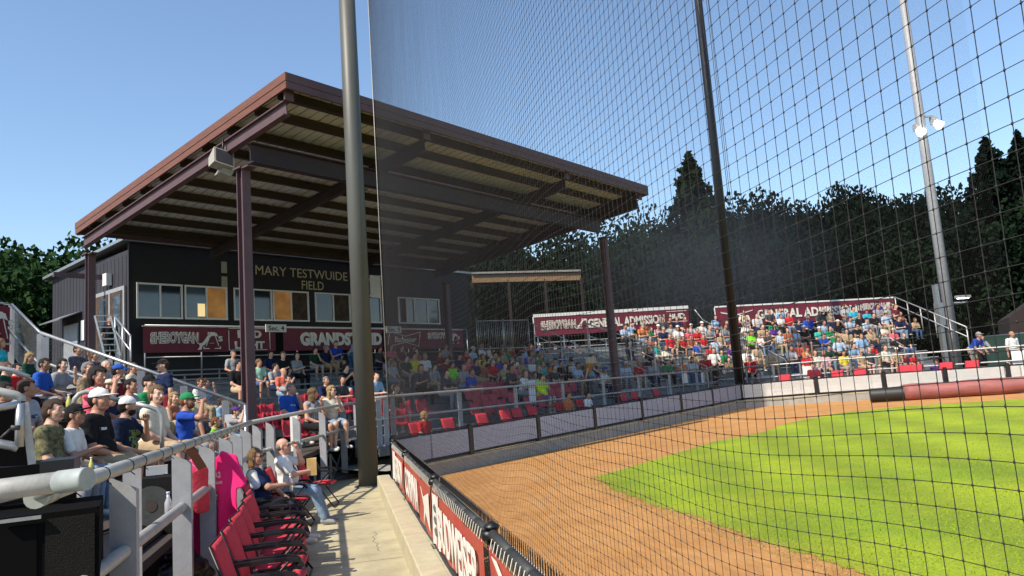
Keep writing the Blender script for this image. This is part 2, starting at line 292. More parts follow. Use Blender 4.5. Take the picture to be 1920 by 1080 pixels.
def rot(yaw,pitch,roll=0):
    cy,sy,cp,sp,cr,sr=math.cos(yaw),math.sin(yaw),math.cos(pitch),math.sin(pitch),math.cos(roll),math.sin(roll)
    return np.array([[cy,-sy,0],[sy,cy,0],[0,0,1]])@np.array([[1,0,0],[0,cp,-sp],[0,sp,cp]])@np.array([[cr,0,sr],[0,1,0],[-sr,0,cr]])
ARMS=dict(lap=((.30,.0,.28),(.07,.30,.15)),knees=((.24,.20,.20),(.07,.46,.24)),face=((.24,.28,.22),(.035,.235,.66)),
  drink=((.34,.30,.42),(.09,.24,.72)),cross=((.30,.05,.24),(-.10,.20,.33)),back=((.30,-.12,.3),(.26,-.2,.08)),chin=((.2,.3,.2),(.03,.25,.56)),
  hang=((.27,-.06,.2),(.24,.06,-.02)),rail=((.28,.22,.30),(.16,.45,.33)),hold=((.28,.08,.26),(.04,.33,.33)),phone=((.26,.2,.3),(.06,.36,.50)),thigh=((.29,.04,.26),(.15,.30,.17)))
def build_person(pose='sit',lean=.1,yaw=0,pitch=0,arms=('lap','lap'),bulk=1.,slim=1.,sleeve=.55,legs='pants',hair='short',cap=None,capback=0,
                 beard=0,glasses=0,res='mid',female=0,roll=0,feet=None,child=0,collar=0,mouth=0):
    H={'near':(.011,.0055,.006),'mid':(.018,.010,None),'far':(.028,.016,None)}[res]; h,hh,hd=H
    st=pose=='stand'; z0=.0 if not st else .93
    hipz=.10 if not st else .90; y0=0.
    P=[]; sw=(.158 if female else .178)*(1+.25*(bulk-1)); 
    cl=math.cos(lean); sl=math.sin(lean)
    T=lambda x,y,z: np.array([x,y0+y*cl+z*sl,hipz+z*cl-y*sl])    # torso frame, z from the hip
    RL=np.array([[1,0,0],[0,cl,sl],[0,-sl,cl]])
    tor=[('e',T(0,-.01,.015),(.155*bulk,.115*bulk,.11),RL),
         ('e',T(0,.02+.05*(bulk-1)*2,.14),(.132*bulk,.105*bulk+.10*max(bulk-1,0),.14),RL),
         ('e',T(0,.005,.31),(.148*(.5+.5*bulk)*slim,.104*(.6+.4*bulk),.17),RL),
         ('c',T(-sw+.03,-.01,.42),T(sw-.03,-.01,.42),.062*(.6+.4*bulk),.062*(.6+.4*bulk)),
         ('c',T(0,-.01,.42),T(0,.0,.48),.085,.06)]
    if female: tor+=[('e',T(s*.075,.09,.30),(.07,.06,.065),RL) for s in (-1,1)]
    nb=T(0,-.005,.485); hs=1.06 if child else 1.
    RH=rot(yaw,pitch,roll); hc=nb+np.array([0,.025+.02*sl,.15*hs])+RH@np.array([0,.01,.005])
    hp=lambda *v: hc+RH@(np.array(v,float)*hs)
    body=list(tor); body.append(('c',nb-[0,0,.03],hp(0,-.02,-.06),.06,.052))
    sh=[];up=[];fore=[];hands=[];
    for i,s in enumerate((-1,1)):
        S=T(s*sw,-.01,.42); e,ha=ARMS[arms[i]]
        e=np.array(e)*[s,1,1]; ha=np.array(ha)*[s,1,1]
        if st or arms[i] in('face','drink','chin'): e=T(*(e-[0,0,.1])); ha=T(*(ha-[0,0,.1]))
        E,W=ik(S,ha,.285,.25,e); ab=.75+.25*bulk
        up.append(('c',S,E,.05*ab,.041*ab)); fore.append(('c',E,W,.041*ab,.027))
        d=nrm(W-E); hands.append((W,d,s,arms[i]))
    body+=up+fore
    legp=[];shoe=[]
    for s in (-1,1):
        hip=np.array([s*.09,y0,hipz]); 
        ft=np.array([s*.13,.40,-.36]) if not st else np.array([s*.11,.0+.06*s,.07])
        if feet is not None: ft=ft+np.array(feet)
        K,A=ik(hip,ft,.43,.42,hip+np.array([s*.05,1,.3]) if not st else hip+np.array([0,1,-.3]))
        lb=.7+.3*bulk
        legp+=[('c',hip,K,.085*lb,.058*lb),('c',K,A,.056*lb,.038)]
        shoe.append(('c',A+[0,-.02,-.045],A+[s*.02,.16,-.062],.042,.034))
    body+=legp
    handsP=[]
    if hd:
        for W,d,s,kind in hands:
            side=nrm(np.cross(d,[0,0,1])) if abs(d[2])<.95 else np.array([1.,0,0]); nn=nrm(np.cross(side,d)); 
            curl=-nn*.5 if kind not in('drink','hold','phone') else -nn*1.1
            pm=W+d*.05; g=[('c',W,pm,.026,.03)]+[('c',pm+side*o,pm+side*o*1.1+d*.02,.016,.015) for o in (-.02,.02)]
            for o,l in ((-.033,.058),(-.011,.072),(.011,.076),(.033,.066)):
                a=pm+d*.022+side*o; b=a+nrm(d+curl*.35)*l*.55; c=b+nrm(d+curl*1.1)*l*.5
                g+=[('c',a,b,.0095,.0085,.004),('c',b,c,.0085,.007,.004)]
            a=W+d*.03-side*.025*s; b=a+nrm(d*.6-side*s*.9+curl*.3)*.035; g+=[('c',a,b,.011,.0095,.005),('c',b,b+nrm(d+curl*.4)*.028,.0095,.008,.004)]
            handsP.append(g)
    else:
        for W,d,s,kind in hands: body.append(('c',W,W+d*.10,.03,.028))
    hd_=[('e',hp(0,-.015,.03),(.076*hs,.095*hs,.085*hs),RH),('e',hp(0,.02,-.03),(.062*hs,.07*hs,.085*hs),RH),('e',hp(0,.048,-.088),(.036*hs,.034*hs,.026*hs),RH)]
    hd_+=[('c',hp(0,.086,.005),hp(0,.108,-.028),.008,.0135),('c',hp(-.03,.076,.024),hp(.03,.076,.024),.014,.014)]
    hd_+=[('e',hp(s*.078,-.005,-.008),(.011,.021,.03),RH) for s in (-1,1)]+[('c',hp(s*.045,.05,-.02),hp(s*.04,.06,-.03),.02,.02) for s in (-1,1)]
    full=hd_+[('s',hp(s*.031,.099,.006),(.017,.017,.011),RH) for s in (-1,1)]+[('e',hp(s*.031,.072,.005),(.0145,.0145,.0145),RH,0,.004) for s in (-1,1)]
    full+=[('c',hp(-.02,.086,-.054),hp(.02,.086,-.054),.0075,.0075,.006),('c',hp(-.017,.084,-.066),hp(.017,.084,-.066),.008,.008,.006)]
    if mouth: full.append(('s',hp(0,.096,-.062),(.02,.02,.013),RH))
    neckc=hp(0,-.02,-.075)
    upv=nrm(hc-nb)
    off=neckc@upv
    cutH=lambda X,Y,Z: (off-.035-(X*upv[0]+Y*upv[1]+Z*upv[2]))
    out={}
    if res=='far':
        body2=body+hd_[:3]+[hd_[3]]
        B=field(body2,h,.03); out['body']=B; headP=0
    else:
        headg=field(full+[('c',nb,hp(0,-.02,-.06),.058,.052)],hh,.014,cut=cutH)
        cutB=lambda X,Y,Z: ((X*upv[0]+Y*upv[1]+Z*upv[2])-(off-.02))
        if not st and True:
            pass
        # body without head; arms near the head must not be cut: cut only the neck column
        def cutN(X,Y,Z):
            a=(X*upv[0]+Y*upv[1]+Z*upv[2])-(off-.02)
            r=.085-np.sqrt((X-neckc[0])**2+(Y-neckc[1])**2)
            return np.minimum(a,r)
        parts=[headg,field(body,h,.035,cut=cutN)]
        for g in handsP: parts.append(field(g,hd,.012))
        out['body']=merge(parts)
    # face materials
    Pb,Qb=out['body']; C=(Pb[Qb].mean(1)-hc)@RH/hs; mi=np.zeros(len(Qb),int)
    if res!='far':
        for s in (-1,1):
            dx=np.abs(C[:,0]-s*.031); dz=np.abs(C[:,2]-.005)
            e=(dx<.0125)&(dz<.0048)&(C[:,1]>.074)&(C[:,1]<.1); mi[e]=1
            mi[e&(dx<.0062)]=2
            mi[(dx<.018)&(np.abs(C[:,2]-.029)<.0032)&(C[:,1]>.078)&(np.linalg.norm(C,axis=1)<.14)]=3
        m=(np.abs(C[:,0])<.024)&(C[:,2]<-.048)&(C[:,2]>-.073)&(C[:,1]>.083)&(C[:,1]<.11); mi[m]=4
        if mouth: mi[(np.abs(C[:,0])<.02)&(C[:,2]<-.05)&(C[:,2]>-.074)&(C[:,1]>.06)&(C[:,1]<.09)]=2
    out['mi']=mi
    # clothes
    def infl(ps,d): return [(p[0],p[1],p[2],p[3]+d,p[4]+d) if p[0]=='c' else (p[0],p[1],tuple(np.array(p[2])+d),p[3]) for p in ps]
    g=.014
    sp=infl(tor[:4],g)+[('c',T(0,-.01,.42),T(0,0,.462),.09,.07)]
    if female: sp+=infl(tor[5:],g*.8)
    for u_,f_ in zip(up,fore):
        S,E=u_[1],u_[2]
        if sleeve>0: sp.append(('c',S,S+(E-S)*min(sleeve*1.15,1),u_[3]+g+.004,u_[3]+g-.002))
        if sleeve>=1: sp.append(('c',E,E+(f_[2]-E)*.92,f_[3]+g,f_[4]+g))
    if collar: sp.append(('c',T(0,-.015,.455),T(0,-.01,.49),.074,.066))
    hem=T(0,0,-.09)
    nc=T(0,.0,.54)
    out['shirt']=field(sp+[('s',nc+np.array([0,.015,.0]),(.062,.07,.065),None)],max(h,.012),.03,fold=.0035 if res!='far' else 0.)
    lp=infl([tor[0]],.012)
    for i in (0,1):
        a,b=legp[2*i],legp[2*i+1]
        if legs=='shorts': lp.append(('c',a[1],a[1]+(a[2]-a[1])*.85,a[3]+.018,a[4]+.028))
        else: lp+=infl([a,b],.014)
    out['trousers']=field(lp,max(h,.013),.025,fold=.003 if res!='far' else 0.)
    out['shoes']=field([x for x in shoe],max(h,.014),.01)
    hg=hh if res!='far' else h*.7
    def hcut(X,Y,Z):
        x=(X-hc[0])*RH[0,0]+(Y-hc[1])*RH[1,0]+(Z-hc[2])*RH[2,0]; y=(X-hc[0])*RH[0,1]+(Y-hc[1])*RH[1,1]+(Z-hc[2])*RH[2,1]; z=(X-hc[0])*RH[0,2]+(Y-hc[1])*RH[1,2]+(Z-hc[2])*RH[2,2]
        return x/hs,y/hs,z/hs
    cr=lambda d:('e',hp(0,-.017,.034),((.076+d)*hs,(.095+d)*hs,(.085+d)*hs),RH)
    if hair!='bald':
        d=.010 if hair=='short' else .014 if hair in('thick','long','pony') else .026
        hpz=[cr(d)]
        if hair in('short','thick'): hpz.append(('e',hp(0,-.06,-.02),(.066,.05,.06),RH))
        if hair=='thick': hpz+=[('e',hp(0,-.075,-.05),(.07,.045,.06),RH)]+[('e',hp(s*.07,-.02,-.01),(.022,.045,.05),RH) for s in (-1,1)]
        if hair=='curly': hpz+=[('e',hp(s*.06,-.03,-.03),(.05,.06,.09),RH) for s in (-1,1)]+[('e',hp(0,-.06,-.08),(.08,.06,.1),RH)]
        if hair=='long': hpz+=[('e',hp(s*.062,-.01,-.06),(.034,.055,.13),RH) for s in (-1,1)]+[('e',hp(0,-.06,-.09),(.078,.045,.15),RH)]
        if hair=='pony': hpz+=[('e',hp(0,-.06,-.0),(.07,.05,.07),RH),('c',hp(0,-.11,.03),hp(0,-.15,-.12),.03,.015)]
        def cutf(X,Y,Z):
            x,y,z=hcut(X,Y,Z)
            face=np.maximum(.035-.034*(z<.022)-y,z-.062-.18*x+.008*np.sin(x*90))  # region in front and below the fringe
            side=np.maximum(np.maximum(-.02-y,z-.02),.055-np.abs(x)) if hair=='short' else 1.
            lowc=(-.075 if hair=='short' else -.5)-z
            return np.maximum(np.maximum(-face,-side if hair=='short' else -1.),lowc)
        out['hair']=field(hpz,hg,.02,fold=.006 if res!='far' else .004,cut=cutf)
    if beard:
        bp=[('e',hp(0,.03,-.06),(.062,.066,.062),RH)]
        def cutb(X,Y,Z):
            x,y,z=hcut(X,Y,Z)
            m=np.minimum(np.maximum(np.maximum(np.abs(x)-.026,np.abs(z+.058)-.014),.07-y),1)
            return np.maximum(np.maximum(z+.04+.0*x,-m),.0-y)
        out['beard']=field(bp,hg,.02,cut=cutb)
    if cap:
        cr_=rot(capback,0); RC=RH@cr_
        cp=lambda *v: hc+RC@(np.array(v,float)*hs)
        if cap=='flat': pr=[('e',cp(0,.015,.062),(.095,.128,.05),RC),('e',cp(0,.12,.04),(.062,.05,.012),RC)]
        elif cap=='hat': pr=[('e',cp(0,-.01,.055),(.09,.108,.085),RC),('e',cp(0,-.005,.04),(.16,.175,.012),RC)]
        else: pr=[('e',cp(0,-.008,.045),(.088,.106,.088),RC),('e',cp(0,.125,.042),(.068,.085,.009),RC,0,.012),('c',cp(0,-.008,.13),cp(0,-.008,.134),.01,.008)]
        def cutc(X,Y,Z):
            x,y,z=hcut(X,Y,Z); return .032-z
        out['cap']=field(pr,hg,.015,cut=cutc)
    if glasses:
        gp=[('e',hp(s*.033,.095,.006),(.026,.008,.017),RH) for s in (-1,1)]+[('c',hp(-.03,.1,.012),hp(.03,.1,.012),.0045,.0045)]+[('c',hp(s*.06,.09,.012),hp(s*.084,.0,.008),.005,.004) for s in (-1,1)]
        out['glasses']=field(gp,max(hg*.8,.0045),.004)
    info=dict(hc=hc,hands=[w[0]+w[1]*.07 for w in hands],RH=RH,chest=T(0,.1,.32))
    return out,info
def person(spec,cols,loc,face,label,group=None,scale=1.,key=None,head=None,seatz=None,lim=(.84,1.15)):
    """cols: skin,hair,shirt,trousers,shoes,cap ; face = azimuth of the forward direction (radians, clockwise from Y)"""
    if key is not None and key in PCACHE: ms,info=PCACHE[key]
    else:
        o,info=build_person(**spec); ms={}
        for k,v in o.items():
            if k=='mi': continue
            P,Q=v
            if len(Q)==0: continue
            if k=='body': ms[k]=to_mesh('body',P,Q,[M['skin'],M['eyewhite'],M['eyedark'],M['brow'],M['lip']],o['mi'])
            else: ms[k]=to_mesh(k,P,Q,[cols.get(k+'_mat') or M[dict(shirt='cloth',trousers='cloth',shoes='rubber',hair='hair',beard='hair',cap='cloth',glasses='lens')[k]]])
        if key is not None: PCACHE[key]=(ms,info)
    if head is not None:   # put the head where it was measured; the size follows from the seat (or floor) height
        hc=info['hc']; scale=min(max((head[2]-seatz)/hc[2],lim[0]),lim[1]); c_,s_=math.cos(-face),math.sin(-face)
        z=head[2]-hc[2]*scale; z=min(max(z,seatz-.14),seatz+.14); loc=(head[0]-(hc[0]*c_-hc[1]*s_)*scale,head[1]-(hc[0]*s_+hc[1]*c_)*scale,z)
    b=bpy.data.objects.new('person',ms['body']); COL.objects.link(b)
    b.location=loc; b.rotation_euler=(0,0,-face); b.scale=(scale,)*3
    b.color=tuple(cols['skin'])+(1,); b['label']=label; b['category']='person'
    if group: b['group']=group
    for k,me in ms.items():
        if k=='body': continue
        c=bpy.data.objects.new(dict(cap='cap').get(k,k),me); COL.objects.link(c); c.parent=b
        c.color=tuple(cols.get(k,(.03,.03,.03)))[:3]+(1,)
        if k=='beard': c.color=tuple(cols['hair'])+(1,)
    return b,info
PCACHE={}

# ---------------------------------------------------------------- ground
def sheet(name,pts,dz,m,th=None):
    b=MB(); b.add([(x,y,fz(x)+dz) for x,y in pts],[tuple(range(len(pts)))]); return b.build(name,m,kind='structure')
b=MB(); b.add([(-300,-300,-.30),(-1.7,-300,-.30),(-1.7,400,-.30),(-300,400,-.30)],[(0,1,2,3)])
b.add([(-1.7,-300,-.30),(-1.7,400,-.30),(1.0,400,fz(1)-.25),(1.0,-300,fz(1)-.25),(60,-300,fz(60)-.25),(60,400,fz(60)-.25),(400,-300,fz(60)-.25),(400,400,fz(60)-.25)],[(1,0,3,2),(2,3,4,5),(5,4,6,7)]); b.build('ground','soil',kind='structure')
WB=[(.97,16.15)]+[tuple(at_field(*p)[:2]) for p in ((800,893),(1395,767),(1505,757),(1638,749),(1920,737))]
SW=(es(WB[1])[1]+es(WB[2])[1])/2
WB[1]=tuple(G(es(WB[1]+(0,))[0],SW,0)[:2]); WB[2]=tuple(on_line(1397,767,G(0,SW,0),E_)[:2])
e0=es(WB[1]+(0,))[0]; WB[0]=tuple(G(e0-1.0,SW,0)[:2])
d_=np.array(WB[5])-np.array(WB[4]); WB.append(tuple(np.array(WB[5])+d_*1.2))
sheet('infield_dirt',[(.99,-12)]+[(.99,WB[0][1]+.1)]+WB[1:]+[(55,8),(55,-12)],-.004,'dirt')
GR=[(1117,894),(1155,920),(1228,948),(1305,969),(1365,993),(1455,1022),(1531,1046),(1612,1072)]
GU=[(1117,894),(1185,875),(1271,849),(1339,828),(1425,812),(1484,792),(1570,775),(1698,762),(1920,748)]
gl=[at_field(*p)[:2] for p in GR]; gu=[at_field(*p)[:2] for p in GU]
a=gl[-1]; dd=gl[-1]-gl[-4]; dd/=np.linalg.norm(dd); far1=gl[-1]+dd*6; uu=gu[-1]-gu[-3]; far2=gu[-1]+uu*1.5
def dense(P,amp,seed):
    r=random.Random(seed); out=[]
    for i in range(len(P)-1):
        n=max(2,int(np.linalg.norm(P[i+1]-P[i])/.12))
        for k in range(n): t=k/n; q=P[i]*(1-t)+P[i+1]*t; out.append(q+np.array([r.uniform(-amp,amp),r.uniform(-amp,amp)]))
    return out+[P[-1]]
lower=dense(gl+[far1],.05,1); upper=dense(gu+[far2],.03,2)
poly=lower[::-1]+upper[1:]   # far1 .. tip .. far2
poly2=[(p[0],p[1]) for p in poly]+[(45,far2[1]),(45,far1[1]-3)]
sheet('infield_grass',poly2,.004,'grassbase')
# real blades of grass on the nearer part of the infield and dry tufts along its edge
def inside(px,py,P):
    c=np.zeros(len(px),bool); n=len(P)
    for i in range(n):
        x1,y1=P[i];x2,y2=P[(i+1)%n]; m=((y1>py)!=(y2>py)); t=np.where(y2!=y1,(py-y1)/((y2-y1) if y2!=y1 else 1),0); c^=m&(px<x1+(x2-x1)*t)
    return c
def blades(name,px,py,hh,w,m,seed):
    g=np.random.default_rng(seed); n=len(px); a=g.uniform(0,2*np.pi,n); h=g.uniform(.6,1.3,n)*hh; ln=g.normal(0,.5,(n,2))*h[:,None]
    z=-.07+.02*px+.003; dx=np.cos(a)*w/2; dy=np.sin(a)*w/2
    V=np.zeros((n,3,3)); V[:,0]=np.stack([px-dx,py-dy,z],1); V[:,1]=np.stack([px+dx,py+dy,z],1); V[:,2]=np.stack([px+ln[:,0],py+ln[:,1],z+h],1)
    me=bpy.data.meshes.new(name); me.from_pydata(V.reshape(-1,3).tolist(),[],np.arange(3*n).reshape(-1,3).tolist()); me.materials.append(M[m]); return obj(name,me,kind='stuff')
g=np.random.default_rng(5); N=230000; px=1.5+g.random(N)**.8*20; py=1+g.random(N)*23; d=np.hypot(px,py); k=(g.random(N)<np.clip(1.25-d/17,.12,1))&(d>3); px,py=px[k],py[k]; k=inside(px,py,poly2); px,py=px[k],py[k]
blades('grass',px,py,.022,.014,'blade',6)
E2=np.array(lower[::-1][-1:]+lower[::-1]) if False else np.array(lower); s_=g.integers(0,len(E2),5200); pe=E2[s_]+g.normal(0,1,(5200,2))*[.16,.16]-np.array([.06,.10]); blades('dry_grass',pe[:,0],pe[:,1],.022,.012,'drygrass',9)
# scuffed dirt clods
b=MB(); r=random.Random(3)
for i in range(900):
    x=1.2+r.random()**1.5*8; y=3+r.random()*13; 
    if inside(np.array([x]),np.array([y]),poly2)[0]: continue
    s=r.uniform(.006,.02); z=fz(x); b.add([(x-s,y-s,z-.004),(x+s,y-s,z-.004),(x+s,y+s,z-.004),(x-s,y+s,z-.004),(x+r.uniform(-s,s)*.4,y,z+s*.8)],[(0,1,4),(1,2,4),(2,3,4),(3,0,4)])
b.build('dirt_clods','dirt',kind='stuff')
# concrete walk and its kerb
b=MB(); b.add([(-1.55,-4,0),(.72,-4,0),(.72,24,0),(-1.55,24,0),(-1.55,-4,-.34),(.72,-4,-.34),(.72,24,-.34),(-1.55,24,-.34)],[(0,1,2,3),(0,4,5,1),(1,5,6,2),(2,6,7,3),(3,7,4,0)]); b.build('concrete_walk','concrete',kind='structure')
b=MB()
for y in (5.6,9.4,13.2): b.add([(-1.5,y,.0035),(.655,y,.0035),(.655,y+.008,.0035),(-1.5,y+.008,.0035)],[(0,1,2,3)])
r=random.Random(12)
for (x,y,n) in ((.45,5.0,16),(.40,9.9,14),(-.2,7.2,9)):
    a=r.uniform(-.3,.3)
    for k in range(n): x2=x+r.uniform(-.04,.045); y2=y+.10; b.add([(x,y,.003),(x+.006,y,.003),(x2+.006,y2,.003),(x2,y2,.003)],[(0,1,2,3)]); x,y=x2,y2
b.build('walk_joints','asphalt',kind='structure')
b=MB(); PY=[-2.,1.9,5.26,8.52,12.38,15.4]
prof=[(.66,-.3),(.66,.255),(.675,.27),(.905,.27),(.92,.255),(.92,-.3)]
ys=[-4,16.15]; vs=[(x,y,z) for y in ys for x,z in prof]; n=len(prof)
b.add(vs,[(i,(i+1)%n,n+(i+1)%n,n+i)[::-1] for i in range(n)]+[tuple(range(n)),tuple(range(n,2*n))[::-1]]); 
for i in range(len(PY)-1): b.box((.935,(PY[i]+PY[i+1])/2,.0),(.09,PY[i+1]-PY[i]-.3,.53))
tag(b.build('kerb_wall','curb'),'low cream concrete kerb wall running along the right side of the walk','kerb wall')
# ---------------------------------------------------------------- near fence with banners
FX=.985
t=empty('side_fence',(FX,6,0),'black padded-rail fence with banners beside the concrete walk','fence')
for y in PY:
    b=MB(); b.tube([(FX,y,-.1),(FX,y,1.0)],.038,12); b.tube([(FX,y,1.0),(FX,y,1.012),(FX,y,1.02),(FX,y,1.05)],[.052,.058,.058,.012],14); b.tube([(FX-.02,y-.0,.93),(FX-.02,y,.99)],.055,10); b.build('post','blackmetal',t)
for i in range(len(PY)-1):
    y0,y1=PY[i]+.05,PY[i+1]-.05; b=MB(); n=int((y1-y0)/.62)+1
    for k in range(n):
        a,c=y0+(y1-y0)*k/n,y0+(y1-y0)*(k+1)/n-.012; sg=lambda y:-.025*math.sin(math.pi*(y-y0)/(y1-y0))
        b.tube([(FX,a,.965+sg(a)),(FX,c,.965+sg(c))],.034,10); b.tube([(FX,c-.004,.965+sg(c)),(FX,c+.016,.965+sg(c))],.037,10)
    b.build('top_rail','blackpipe',t)
    b=MB(); b.tube([(FX-.02,y0,.28),(FX-.03,(y0+y1)/2,.25),(FX-.02,y1,.28)],.03,8); b.build('bottom_rail','blackpipe',t)
    b=MB(); 
    for k in range(int((y1-y0)/.055)):
        y=y0+k*.055+.02; b.beam((FX+.05,y-.02,.93),(FX+.05+.012,y+.014,1.03),.006,.006); b.beam((FX+.05,y+.03,.93),(FX+.045,y-.002,1.025),.006,.006)
    b.build('wire_ends','blackmetal',t)
chain((FX+.05,-2,.0),(FX+.05,15.4,.0),.95,'blackmetal',.055,.002,t)
def wavy(y0,y1,z0,z1,m,x=FX-.045,name='banner',nx=26,amp=.012,par=None,**kw):
    b=MB(); vs=[];nz=6
    for i in range(nx+1):
        for j in range(nz+1):
            u=i/nx;v=j/nz; y=y0+(y1-y0)*u; sag=.03*math.sin(math.pi*u)+.012*abs(math.sin(u*19))
            z=z0+(z1-z0)*v-sag*v; vs.append((x-amp*math.sin(u*23+v*2)*(.4+.6*(1-v))-.01*math.sin(u*9),y,z))
    fs=[(i*(nz+1)+j,i*(nz+1)+j+1,(i+1)*(nz+1)+j+1,(i+1)*(nz+1)+j) for i in range(nx) for j in range(nz)]
    b.add(vs,fs,0,True); return b.build(name,m,par,**kw)
BN=[(1.97,5.16,'red fence banner nearest the camera by the walk','',.0),(5.36,8.42,'red beer banner with white letters and pale left panel on side fence','BUDWEISER',.0),
 (8.62,12.28,'red fence banner with white letters and white star end, second from nearest','CORVINA',.0),(12.48,15.3,'farthest red fence banner with narrow white letters beside grey net pole','TERISON',.0)]
for i,(y0,y1,lab,tx,_) in enumerate(BN):
    bn=wavy(y0,y1,.33,.915,'bannerred',label=lab,cat='banner')
    x=FX-.068; L=y1-y0; R3=(0,-1,0); U3=(0,0,1)
    if i==1:
        wavy(y1-.62,y1-.08,.345,.905,'bannerwhite',x=FX-.062,name='white_panel',nx=8,par=bn); text(tx,2.25,.40,(x-.01,y0+1.25,.61),R3,U3,'bannerwhite',.02,parent=bn)
        for k in range(3): plate((x-.004,y1-.35,.5+.12*k),R3,U3,[(-.12,0),(0,.05),(.12,0),(.05,-.04),(-.05,-.04)],'benchgrey',parent=bn)
    elif i==0:
        plate((x,y1-1.1,.62),R3,U3,[(-.9,.26),(-.75,.26),(.6,-.20),(.5,-.24)],'bannerwhite',parent=bn,name='stripe')
    elif i==2:
        text(tx,2.0,.42,(x,y1-1.35,.62),R3,U3,'bannerwhite',.02,parent=bn); plate((x,y0+.55,.6),R3,U3,[(-.35,.2),(-.12,.10),(.5,.22),(.52,-.2),(.1,-.05),(-.15,-.24),(-.02,.0)],'bannerwhite',parent=bn)
    else:
        wavy(y1-1.2,y1-.5,.345,.9,'bannerwhite',x=FX-.062,name='white_panel',nx=8,par=bn); text(tx,1.7,.42,(x,y0+.95,.62),R3,U3,'bannerwhite',.02,parent=bn)
    b=MB(); n=int(L/.1)
    for k in range(n): y=y0+L*(k+.5)/n; b.beam((FX-.05,y,.89),(FX-.036,y-.03,.965),.006,.006)
    b.build('zip_ties','bannerwhite',bn)
# ---------------------------------------------------------------- net poles and protective netting
def pole(name,x,y,z0,hh,r0,r1,m,lab,cat='pole'):
    t=empty(name,(x,y,z0),lab,cat); b=MB(); b.tube([(x,y,z0),(x,y,z0+hh*.5),(x,y,z0+hh)],[r0,(r0+r1)/2,r1],28); b.build('shaft',m,t)
    b=MB(); b.tube([(x,y,z0-.02),(x,y,z0+.025)],r0+.09,20); b.build('base_plate',m,t); return t
pole('net_pole',.50,16.75,0,15,.215,.18,'polegreen','thick grey net pole standing at the end of the concrete walk')
P2=on_line(1391,750,G(0,SW+.2,0),E_); t2=pole('net_pole',P2[0],P2[1],.2,24,.21,.16,'blackmetal','black net pole at the bend of the far pad fence')
for k in (-.42,.34,.46): b=MB(); b.tube([(P2[0]+k*.7,P2[1]-.3,1),(P2[0]+k*.7,P2[1]-.3,24)],.012,5); b.build('cable','farnet',t2)
NX=1.04; PIT=.0445
def net_block(y0,y1,z0,z1,sag=.5):
    ny=int((y1-y0)/PIT); nz=int((z1-z0)/PIT)
    def disp(y,z): # slight slack
        k=np.exp(-(z-z0)*.5); return np.stack([NX+(.008*np.sin(y*.9+z*.35)+.003*np.sin(y*3.1))*np.clip((10-y)/5,0,1),y+.006*np.sin(z*3+y*2),z+(.034*np.sin(y*1.7+1)+.020*np.sin(y*4.1+z*2))*k+.006*np.sin(y*2.9+z*1.7)],-1)
    RR=lambda y:np.interp(y,[0,2.5,6,12,17],[.0017,.0016,.0011,.00075,.00062])
    Y=y0+np.arange(ny+1)*PIT; Z=z0+np.arange(nz+1)*PIT
    kz=np.linspace(z0,z1,34); ky=np.concatenate([np.linspace(y0,min(y0+6,y1),60),np.linspace(min(y0+6,y1),y1,40)[1:]])
    V1,Q1=strands(disp(np.broadcast_to(Y[:,None],(len(Y),len(kz))),np.broadcast_to(kz[None],(len(Y),len(kz)))),.0009)
    V2,Q2=strands(disp(np.broadcast_to(ky[None],(len(Z),len(ky))),np.broadcast_to(Z[:,None],(len(Z),len(ky)))),.0009)
    yy,zz=np.meshgrid(Y,Z,indexing='ij'); k=(np.hypot(yy,zz-2)<4.2)&(zz<6); c=disp(yy[k],zz[k]); s=.0035
    o=np.array([(1,0,0),(-1,0,0),(0,1,0),(0,-1,0),(0,0,1),(0,0,-1)])*s*np.array([.8,1,1.2]); V3=(c[:,None]+o[None]).reshape(-1,3)
    f=np.array([(0,2,4,4),(2,1,4,4),(1,3,4,4),(3,0,4,4),(2,0,5,5),(1,2,5,5),(3,1,5,5),(0,3,5,5)])
    T3=(f[None,:,:3]+6*np.arange(len(c))[:,None,None]).reshape(-1,3)
    me=bpy.data.meshes.new('netting'); nv=len(V1)+len(V2); 
    VV_=np.concatenate([V1,V2,V3]); loops=np.concatenate([Q1.ravel(),(Q2+len(V1)).ravel(),(T3+nv).ravel()]); nq=len(Q1)+len(Q2); nt_=len(T3)
    me.vertices.add(len(VV_)); me.vertices.foreach_set('co',VV_.astype(np.float32).ravel()); me.loops.add(len(loops)); me.loops.foreach_set('vertex_index',loops.astype(np.int32))
    me.polygons.add(nq+nt_); me.polygons.foreach_set('loop_start',np.concatenate([np.arange(nq)*4,nq*4+np.arange(nt_)*3]).astype(np.int32)); me.update(calc_edges=True); me.materials.append(M['netcord'])
    return me
nn=empty('protective_net',(NX,8,0),'black knotted protective net hanging close along the side fence','net')
obj('netting',net_block(-.6,17.45,.95,13.2),nn)
b=MB(); b.tube([(NX,17.47,.6),(NX,17.47,13.2)],.012,6); b.tube([(NX,-.6,.95),(NX,17.4,.95)],.006,5); b.build('border_rope','pvc',nn)
